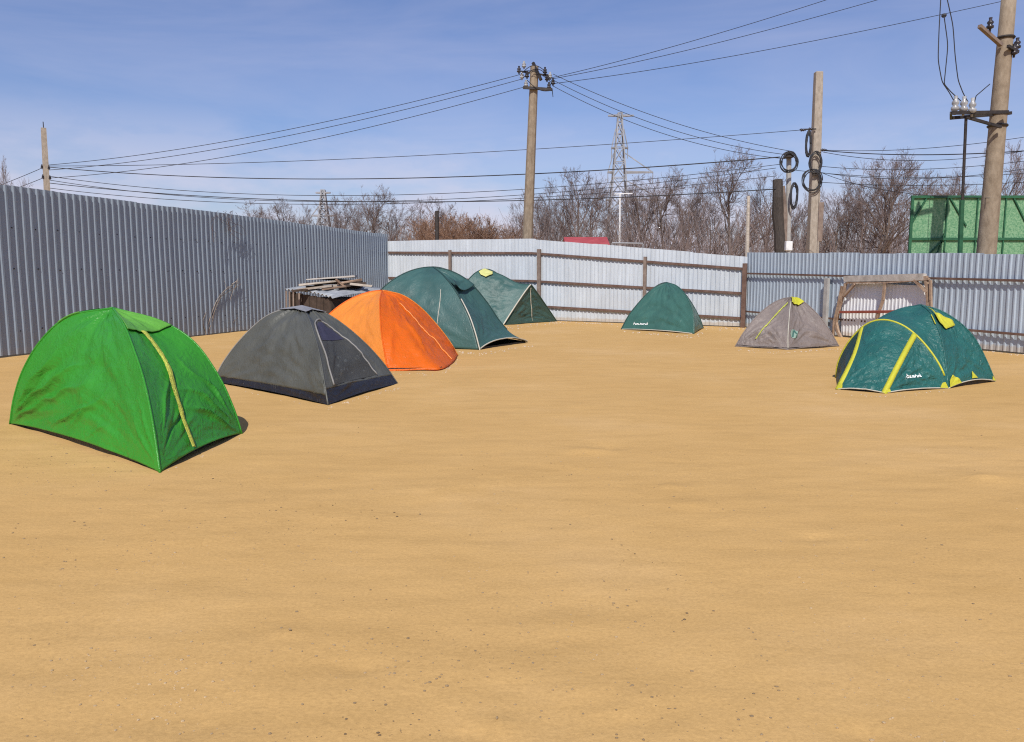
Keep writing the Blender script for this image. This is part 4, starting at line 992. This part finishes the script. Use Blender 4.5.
# 7 taupe dome
Lf, N, R = G(735, 347), G(788, 350), G(839, 346.5); LB = V(6.2, 19.5, 0); RB = V(7.45, 19.3, 0); ap = P(791.5, 297.5, 18.2)
t = tent((Lf, N, R, RB, LB), 'dusty grey brown dome tent with a yellow top flap between two dark green tents')
pL = pole_px([(735, 347), (744, 332), (757, 316), (770, 305), (782, 299), (791.5, 297)], ap, .85); pN = pole_px([(788, 350), (788, 335), (789, 320), (790, 308), (791, 301), (791.5, 297.5)], ap, .6)
pR = pole_px([(839, 346.5), (830, 331), (820, 317), (808, 305), (799, 299), (791.5, 297.5)], ap, .85); pLB = pole(LB, ap, .5); pRB = pole(RB, ap, .5)
ps = [Panel(pL, pN, .03, -.03, .06, .010, 51, rays=[(0, 0, 30, .05, .03, .1, 1.2), (0, 0, 48, .04, .025, .1, 1.2), (1, 0, 140, .04, .025, .1, 1.0)]), Panel(pN, pR, .03, -.07, .045, .008, 52, rays=[(1, 0, 150, .04, .025, .1, 1.2), (0, 0, 40, .03, .025, .1, .9)]), Panel(pR, pRB, .04, -.03, .02, .004, 53), Panel(pRB, pLB, .04, -.03, .02, .004, 54), Panel(pLB, pL, .04, -.03, .02, .004, 55)]
cn = canopy(t, ps, 't_taupe')
mb = MB(); ps[0].ribbon(mb, [(.34, .10), (.44, .34), (.58, .58), (.74, .78)], .028, .014, 50, .6); mb.build('zip_strip', M['t_zip'], t, solid=.004)
mb = MB(); ps[1].shape(mb, [(.03, .97), (.5, .96), (.80, .88), (.86, .76), (.5, .72), (.06, .74)], .02, edge=.05); mb.build('vent_flap', M['t_yellow'], t, smooth=True, solid=.006)
mb = MB(); ps[1].shape(mb, [(.14 + .085 * math.cos(a_), .20 + .072 * math.sin(a_)) for a_ in np.linspace(0, 6.28, 12, endpoint=False)], .010); mb.build('round_emblem', M['t_emblem'], cn, smooth=True)
mb = MB(); ps[1].shape(mb, [(.085, .155), (.115, .155), (.15, .235), (.135, .27)], .016, 3, 3); ps[1].shape(mb, [(.15, .235), (.195, .15), (.215, .15), (.165, .27)], .016, 3, 3); mb.build('emblem_mark', M['t_forest'], cn)
for c_ in (pL, pR, pLB, pRB): sleeve(t, c_, 't_taupe', .013)
sleeve(t, pN, 't_pale_trim', .009, .02, .8)
groundsheet(t, (Lf, N, R, RB, LB), 't_black', .045, .02)

# 8 blue green tent with yellow hoops
H2, Ec, HL = G(948, 388.5), G(995, 381.5), G(836, 378); Bk = HL + (Ec - H2); F1, F2 = G(838, 389.5), G(884, 393.5); ap = P(921, 305, 11.95)
t = tent((H2, Ec, HL, Bk, F1, F2), 'blue green tent with yellow hoop and yellow door strips at the right')
hp = [(836, 378), (838, 363), (846, 346), (858, 331), (871, 322), (886, 320), (902, 325), (917, 336), (931, 352), (942, 370), (948, 388.5)]
hy = np.interp([p_[0] for p_ in hp], [836, 948], [HL[1], H2[1]])
hoop = Curve([P(x, y, yy) for (x, y), yy in zip(hp, hy)], 160)
S1, S2 = P(863, 327, np.interp(863, [836, 948], [HL[1], H2[1]])), P(915, 334, np.interp(915, [836, 948], [HL[1], H2[1]])); k1, k2 = hoop.near(S1), hoop.near(S2)
pH2 = pole_px([(948, 388.5), (946, 367), (942, 341), (935, 322), (929, 311), (921, 305)], ap, .7); pE = pole_px([(995, 381.5), (987, 362), (975, 339), (960, 323), (941, 311), (921, 305)], ap, .85)
pHL = pole(HL, ap, .85); pBk = pole(Bk, ap, .85)
arch = Curve(np.vstack([pHL.p, pH2.p[::-1][1:]]), 160)
br_ = Panel(Curve([hoop(0.), arch(0.)]), Curve([hoop(1.), arch(1.)]), 0, 0, 0, 0, 61)
mb = MB(); U, Vv = np.meshgrid(np.linspace(0, 1, 70), np.linspace(0, 1, 26)); Q = hoop(U) * (1 - Vv[..., None]) + arch(U) * Vv[..., None]
Q[..., 2] -= (.05 * np.sin(np.pi * Vv) * np.sin(np.pi * U)) + .012 * np.sin(np.pi * Vv) * fbm(U * 9, Vv * 3)
mb.grid(Q)
ps = [Panel(pH2, pE, .07, -.03, .03, .007, 62), Panel(pE, pBk, .05, -.03, .02, .004, 63), Panel(pBk, pHL, .05, -.03, .02, .004, 64)]
for p in ps: p.grid(mb, 60, 60)
s1c = Curve([F1, F1 + (S1 - F1) * .5 + V(.03, -.05, .03), S1]); s2c = Curve([F2, F2 + (S2 - F2) * .5 + V(-.01, -.03, .03), S2])
vest = Panel(s2c, Curve(hoop(np.linspace(1, k2, 60))), .03, -.02, .03, .008, 65)
vest.grid(mb, 60, 60)
cn = mb.build('canopy', M['t_bluegreen'], t, smooth=True, solid=.002)
dp = Panel(s1c, s2c, .03, .06, .035, .012, 66, top=hoop.sub(k1, k2)); door = canopy(t, [dp], 't_bluegreen', 'door_panel', nu=60, nv=70)
sd_ = Panel(Curve(hoop(np.linspace(0, k1, 60))), s1c, .02, -.02, .02, .004, 67); canopy(t, [sd_], 't_dark', 'side_window')
def strip_on(cur, w, name, m_, par, nrm, a=0, b=1):
    q = cur(np.linspace(a, b, 50)); tt_ = np.gradient(q, axis=0); tt_ /= np.linalg.norm(tt_, axis=1)[:, None]; nn = np.asarray(nrm, float); nn = nn / np.linalg.norm(nn)
    sd = np.cross(tt_, nn); sd /= np.linalg.norm(sd, axis=1)[:, None]; q = q + nn * .014
    m2 = MB(); m2.grid(np.stack([q - sd * w / 2 - nn * .008, q + nn * .006, q + sd * w / 2 - nn * .008], 1)); return m2.build(name, M[m_], par, smooth=True, solid=.004)
strip_on(s1c, .075, 'zip_strip', 't_yellow', door, (-.5, -.85, .3)); strip_on(s2c, .075, 'zip_strip', 't_yellow', door, (-.25, -.9, .35))
sleeve(t, hoop, 't_yellow', .015, .0, .93, name='pole_sleeve')
sleeve(t, pH2, 't_bluegreen', .011); sleeve(t, pE, 't_bluegreen', .013); sleeve(t, pBk, 't_bluegreen', .013)
mb = MB(); q = pH2(np.linspace(.62, .74, 12)) + V(-.02, -.03, 0); mb.tube(q, .008, 5); mb.build('tie_tab', M['t_yellow'], t)
mb = MB(); ps[0].shape(mb, [(.08, .86), (.35, .78), (.80, .67), (.72, .60), (.34, .565), (.20, .70)], .02, edge=.035); mb.build('vent_flap', M['t_yellow'], t, smooth=True, solid=.006)
for pn, uv in ((ps[0], [(.02, .0), (.26, .0), (.2, .06), (.1, .10), (.03, .06)]), (ps[0], [(.48, .02), (.60, .02), (.54, .10)]), (ps[0], [(.92, .0), (.995, .0), (.97, .05)]), (vest, [(.86, .0), (.99, .0), (.97, .10), (.92, .09)]),
               (vest, [(.0, .0), (.09, .0), (.05, .05), (.01, .05)]), (dp, [(.0, .0), (.10, .0), (.07, .05), (.01, .07)])):
    mb = MB(); pn.shape(mb, uv, .016); mb.build('corner_tab', M['t_yellow'], t, solid=.003)
mb = MB()
for pn in (dp, vest, ps[0]):
    q, _ = pn.path([(0.0, .0), (.3, .0), (.7, .0), (1., .0)], 40, .008); mb.tube(q, .009, 5)
mb.build('hem_tape', M['t_pale_trim'], t)
wordmark(vest, .27, .56, .20, .05, cn, 10, 8)
groundsheet(t, (HL, F1, F2, H2, Ec, Bk), 't_black', .05, .06)

# ------------------------------------------------------------------ the scrap heap by the left fence
hF, hL, hR = P(333, 297, 17.9), P(287, 289.5, 19.1), P(385, 288.5, 19.1)
e1 = V(*(hL - hF)[:2], 0); e2 = V(*(hR - hF)[:2], 0); l1, l2 = np.linalg.norm(e1), np.linalg.norm(e2); a1, a2 = math.atan2(e1[1], e1[0]), math.atan2(e2[1], e2[0])
def hq(u, v, z): q = hF + e1 * u + e2 * v; return V(q[0], q[1], z)
HG = 'dark timbers stacked under the zinc sheet'
HN = ['front', 'middle', 'rear']
for lay in range(4):
    for k in range(2):
        z = .14 + lay * .262
        c_ = hq(.5, .27 + .46 * k, z) if lay % 2 == 0 else hq(.27 + .46 * k, .5, z)
        t = thing('timber_bundle', (c_[0], c_[1], 0 if lay == 0 else z), 'dark old timber, %s of two in the %s layer of the scrap heap' % (('front', 'rear')[k], ('bottom', 'second', 'third', 'top')[lay]), 'timber', HG)
        mb = MB(); mb.box(c_, ((l1 if lay % 2 == 0 else l2) * .96, (l2 if lay % 2 == 0 else l1) * .42, .25), rz=(a1 if lay % 2 == 0 else a2) + .03 * (k - .5)); mb.build('beam', M['dark_wood'], t, bevel=.012)
mb = MB(); rows = []; us = np.linspace(-.02, 1.02, 90)
for v in np.linspace(-.03, 1.03, 9):
    q = hF[None, :] + np.outer(us, hL - hF) + (hR - hF)[None, :] * v
    q[:, 2] += .022 * np.sin(us * l1 * 2 * math.pi / .15) + .04 * np.sin(us * 3.1) * (1 - v) - .05 * us * v + .02 * np.sin(v * 5)
    rows.append(q)
mb.grid(np.stack(rows)); tag(mb.build('zinc_sheet', M['scrap_sheet'], smooth=True, solid=.006), 'bent corrugated zinc sheet lying over the dark timber heap', 'metal sheet')
for k, (px, lab) in enumerate(((287.5, 'outermost'), (291, 'second'), (295, 'third'), (301, 'innermost'))):
    u = (333 - px) / 46.0; q = hq(u, -.04, 0); zt_ = float((hF + (hL - hF) * u)[2]) - .03
    mb = MB(); mb.beam((q[0], q[1], .0), (q[0] + .02, q[1] + .02, zt_), .035, .035); tag(mb.build('prop_stick', M['post']), 'thin upright stick under the zinc sheet, %s of four from the left' % lab, 'stick', 'sticks propping the zinc sheet')
pa_, pb_ = hq(.97, .02, 0), hq(.06, .02, 0)
t = thing('dark_fill_panel', ((pa_ + pb_) / 2), 'added dark plank panel filling the shaded gap under the front edge of the zinc sheet', 'panel')  # added panel, its dark wood stands in for shade beneath the sheet
for k in range(6):
    f0, f1 = k / 6, (k + 1) / 6; q0 = pa_ + (pb_ - pa_) * (f0 + .008); q1 = pa_ + (pb_ - pa_) * (f1 - .008); u_ = 1 - (f0 + f1) / 2
    hz = float((hF + (hL - hF) * u_)[2]) - .05; mid = (q0 + q1) / 2; dd_ = q1 - q0
    mb = MB(); mb.box((mid[0], mid[1], hz / 2), (np.linalg.norm(dd_), .03, hz), rz=math.atan2(dd_[1], dd_[0])); mb.build('plank', M['dark_wood'], t)
boards = [((300, 285), (340, 281), 18.8, .28, 'weathered', 'pale board lying lower left on the scrap heap'), ((298, 289.5), (332, 285.5), 18.5, .25, 'weathered', 'pale board at the front left edge of the zinc sheet'),
          ((322, 289.5), (346, 286), 18.5, .12, 'brown_wood', 'short brown offcut lying on the zinc sheet'), ((309, 279.5), (357, 276), 19.1, .75, 'bleached', 'widest pale board crowning the scrap heap'),
          ((316, 284), (362, 282), 19.0, .3, 'dark_wood', 'dark board sandwiched beneath the widest pale one'), ((338, 283.5), (362, 279.5), 18.7, .12, 'brown_wood', 'short light offcut under the right end of the top board'),
          ((345, 286), (366, 283), 18.7, .3, 'dark_wood', 'dark short board at the right end of the heap')]
boards += [((304, 288.8), (362, 286.6), 19.2, .75, 'dark_wood', 'broad dark board lying flat on the zinc sheet at the bottom of the pile'), ((308, 286.6), (352, 285.2), 19.3, .6, 'dark_wood', 'second broad dark board on the zinc sheet'),
           ((318, 278), (355, 281.5), 19.25, .10, 'dark_wood', 'dark slat crossing under the widest pale board'),
           ((292, 291), (316, 288), 18.4, .10, 'dark_wood', 'short dark stick at the left front edge of the heap'), ((326, 287.5), (352, 282.5), 18.75, .09, 'weathered', 'thin pale slat slanting across the middle of the heap'),
           ((350, 284), (372, 286.5), 18.5, .10, 'weathered', 'pale slat tipping down at the right end of the heap'), ((306, 283.5), (328, 286.5), 18.95, .10, 'dark_wood', 'dark slat tilted the other way in the heap'),
           ((336, 279.5), (346, 288), 18.6, .09, 'brown_wood', 'short brown slat standing steeply in the heap')]
for (a, b, Yd, wd, m_, lab) in boards:
    mb = MB(); mb.beam(P(*a, Yd), P(*b, Yd + .1), wd, .045, jit=.012); tag(mb.build('board', M[m_]), lab, 'board', 'boards on the scrap heap')
# ------------------------------------------------------------------ wooden frame leaning on the right fence
YF = 18.9
def fp(px, py, o=0.0):
    s = on_right_(px); q = FC + RFd * s + RFn * (.13 + o)
    r = ray(px, py); k = q[1] / r[1]; return np.array([r[0] * k, q[1], EYE + r[2] * k])
def on_right_(px):
    k = (px - 512) / F
    return (k * (FC[1] + RFn[1] * .13) - (FC[0] + RFn[0] * .13)) / (RFd[0] - k * RFd[1])
ga = fp(880, 330)
t = thing('leaning_trellis', (ga[0], ga[1], 0), 'crooked old timber frame with a pale top board leaning on the right fence', 'frame')
up_ = (RFn[0], RFn[1], 0)
def fb(name, m_, pts, w, h, o=0.0, label=None):
    mb = MB()
    for (a, b) in zip(pts[:-1], pts[1:]): mb.beam(fp(*a, o), fp(*b, o), w, h, up=up_, jit=.006)
    x = mb.build(name, M[m_], t)
    if label: x['label'] = label
fb('top_board', 'bleached', [(845, 279), (925, 277)], .15, .10)
fb('top_rail', 'frame_wood', [(847, 283), (886, 282.5), (929, 279)], .045, .06, .05)
fb('leg', 'frame_wood', [(846, 283), (840, 305), (836, 322), (838, 332), (844, 343)], .065, .06, .05)
fb('leg', 'frame_wood', [(842, 286), (838, 306), (834, 322), (833, 338)], .045, .045, .13)
fb('brace', 'frame_wood', [(855, 284), (844, 296)], .05, .05, .12)
fb('strut', 'frame_wood', [(885, 283), (883, 300), (877, 318), (872, 334)], .06, .05, .12)
fb('leg', 'frame_wood', [(926, 276), (928, 302), (928, 335), (929, 352)], .065, .06, .05)
fb('leg', 'frame_wood', [(931, 280), (931, 300), (932, 350)], .045, .045, .12)
fb('brace', 'frame_wood', [(914, 280), (927, 292)], .05, .05, .12)
fb('crossbar', 'red_paint', [(840, 312), (895, 311.5), (926, 311)], .06, .06, .16, 'reddish crossbar')
sA, sB = on_right(843), on_right(926)
mb = MB(); a0 = FC + RFd * sA + RFn * .055; b0 = FC + RFd * sB + RFn * .055
Ag, _, _, _ = corrugated(a0, b0, 1.42, 1.36, .11, .016, 4, z0=.05, face=-1); mb.grid(Ag); tag(mb.build('white_sheet', M['fence_bright'], solid=.002), 'whiter profiled sheet patched on the fence behind the timber frame', 'metal sheet')

# ------------------------------------------------------------------ dry creeper on the grey fence
def on_left(px):
    k = (px - 512) / F; e = dL
    return (k * FA[1] - FA[0]) / (e[0] - k * e[1])
nL = V(dL[1], -dL[0])
def lp(px, py, o=.10):
    q = FA + dL * on_left(px) + nL * o; r = ray(px, py); k = q[1] / r[1]; return np.array([r[0] * k, q[1], EYE + r[2] * k])
rn = random.Random(9)
mb = MB()
for k, pts in enumerate(([(205, 335), (210, 318), (217, 300), (226, 289), (236, 283)], [(206, 335), (212, 322), (216, 306), (222, 296), (238, 286)], [(208, 335), (214, 312), (224, 292), (233, 288), (230, 300)], [(232, 284), (238, 281), (234, 290)],
                         [(206, 334), (203, 322), (206, 312)], [(230, 334), (232, 325), (236, 318)])):
    q = Curve([lp(x, y, .045 + .02 * rn.random()) for x, y in pts], 30).p; mb.tube(q, np.linspace(.014, .006, 30), 4)
    for j in range(3):
        b = q[rn.randint(8, 29)]; mb.tube([b, b + V(rn.gauss(0, .16), 0, rn.gauss(.06, .12))], (.006, .003), 3)
tag(mb.build('dry_creeper', M['dry_stem']), 'pale dry creeper climbing the grey fence between green and charcoal tents', 'dry plant')
mb = MB()
for k in range(13):
    x0, y0 = rn.uniform(206, 236), rn.uniform(206, 216)
    pts = [(x0, y0)]
    for j in range(4): pts.append((pts[-1][0] + rn.gauss(1.0, 4), pts[-1][1] + rn.uniform(3, 9)))
    mb.tube(Curve([lp(x, max(y, 211), .045) for x, y in pts], 16).p, .005, 3)
tag(mb.build('dry_creeper', M['twig']), 'thin dark twigs hanging over the top of the grey fence', 'dry plant')

# ------------------------------------------------------------------ stones and bits on the sand
def scatter(name, m_, items):
    mb = MB(); rn = random.Random(77)
    for x, y, s in items:
        k = ico * np.array([rn.uniform(.7, 1.3), rn.uniform(.6, 1.2), rn.uniform(.35, .75)]) * s * (1 + np.array([[rn.uniform(-.18, .18)] for _ in range(12)]))
        mb.add(k + V(x, y, gzs((x, y)) + s * .12), icf)
    return mb.build(name, m_)
rn = random.Random(31); items = []
cl = [(rn.uniform(0, 1024), rn.uniform(430, 742)) for _ in range(70)]
for i in range(1800):
    if rn.random() < .7:
        c_ = cl[int(rn.random() ** 1.4 * 70)]; px, py = rn.gauss(c_[0] * .9, 45), rn.gauss(c_[1], 14)
    else: px, py = rn.uniform(-40, 1064), 400 + 342 * rn.random() ** .6
    if py < 395: continue
    g = G(px, py); items.append((g[0], g[1], .0026 * math.exp(min(rn.gauss(0, .5), .8)) * (1 + g[1] * .08)))
for px, py, s in ((470, 737, .011), (497, 722, .008), (605, 447, .013), (600, 448, .010), (118, 705, .006), (1010, 676, .007), (290, 633, .007), (365, 672, .008), (872, 736, .011), (612, 539, .008), (420, 515, .009), (372, 490, .012), (95, 705, .006)):
    g = G(px, py); items.append((g[0], g[1], s))
tag(scatter('pebbles', M['stone'], items), 'small dark and pale pebbles scattered over the sand', 'pebbles', kind='stuff')
items = []
for (a, b, n_) in (((213, 384), (328, 407), 10), ((328, 407), (400, 387), 46), ((388, 374), (442, 373), 18), ((442, 373), (460, 358), 26), ((455, 351), (479, 353), 26), ((479, 353), (532, 345), 50), ((503, 327), (560, 322), 46), ((621, 331), (694, 336), 46), ((694, 336), (706, 329), 12),
                   ((735, 349), (788, 352), 30), ((788, 352), (840, 348.5), 34), ((838, 391), (884, 396), 12), ((884, 396), (948, 391), 20), ((160, 475), (243, 437), 10), ((548, 321), (640, 325), 60), ((700, 327), (745, 329), 30), ((940, 345), (1024, 355), 40)):
    for i in range(n_):
        f = rn.random(); g = G(a[0] + (b[0] - a[0]) * f + rn.gauss(0, 1), a[1] + (b[1] - a[1]) * f + abs(rn.gauss(0, 1.2)))
        items.append((g[0], g[1], rn.uniform(.006, .019) * (g[1] / 15)))
tag(scatter('debris', M['debris'], items), 'pale gravel crumbs lying along the feet of the tents and fences', 'debris', kind='stuff')
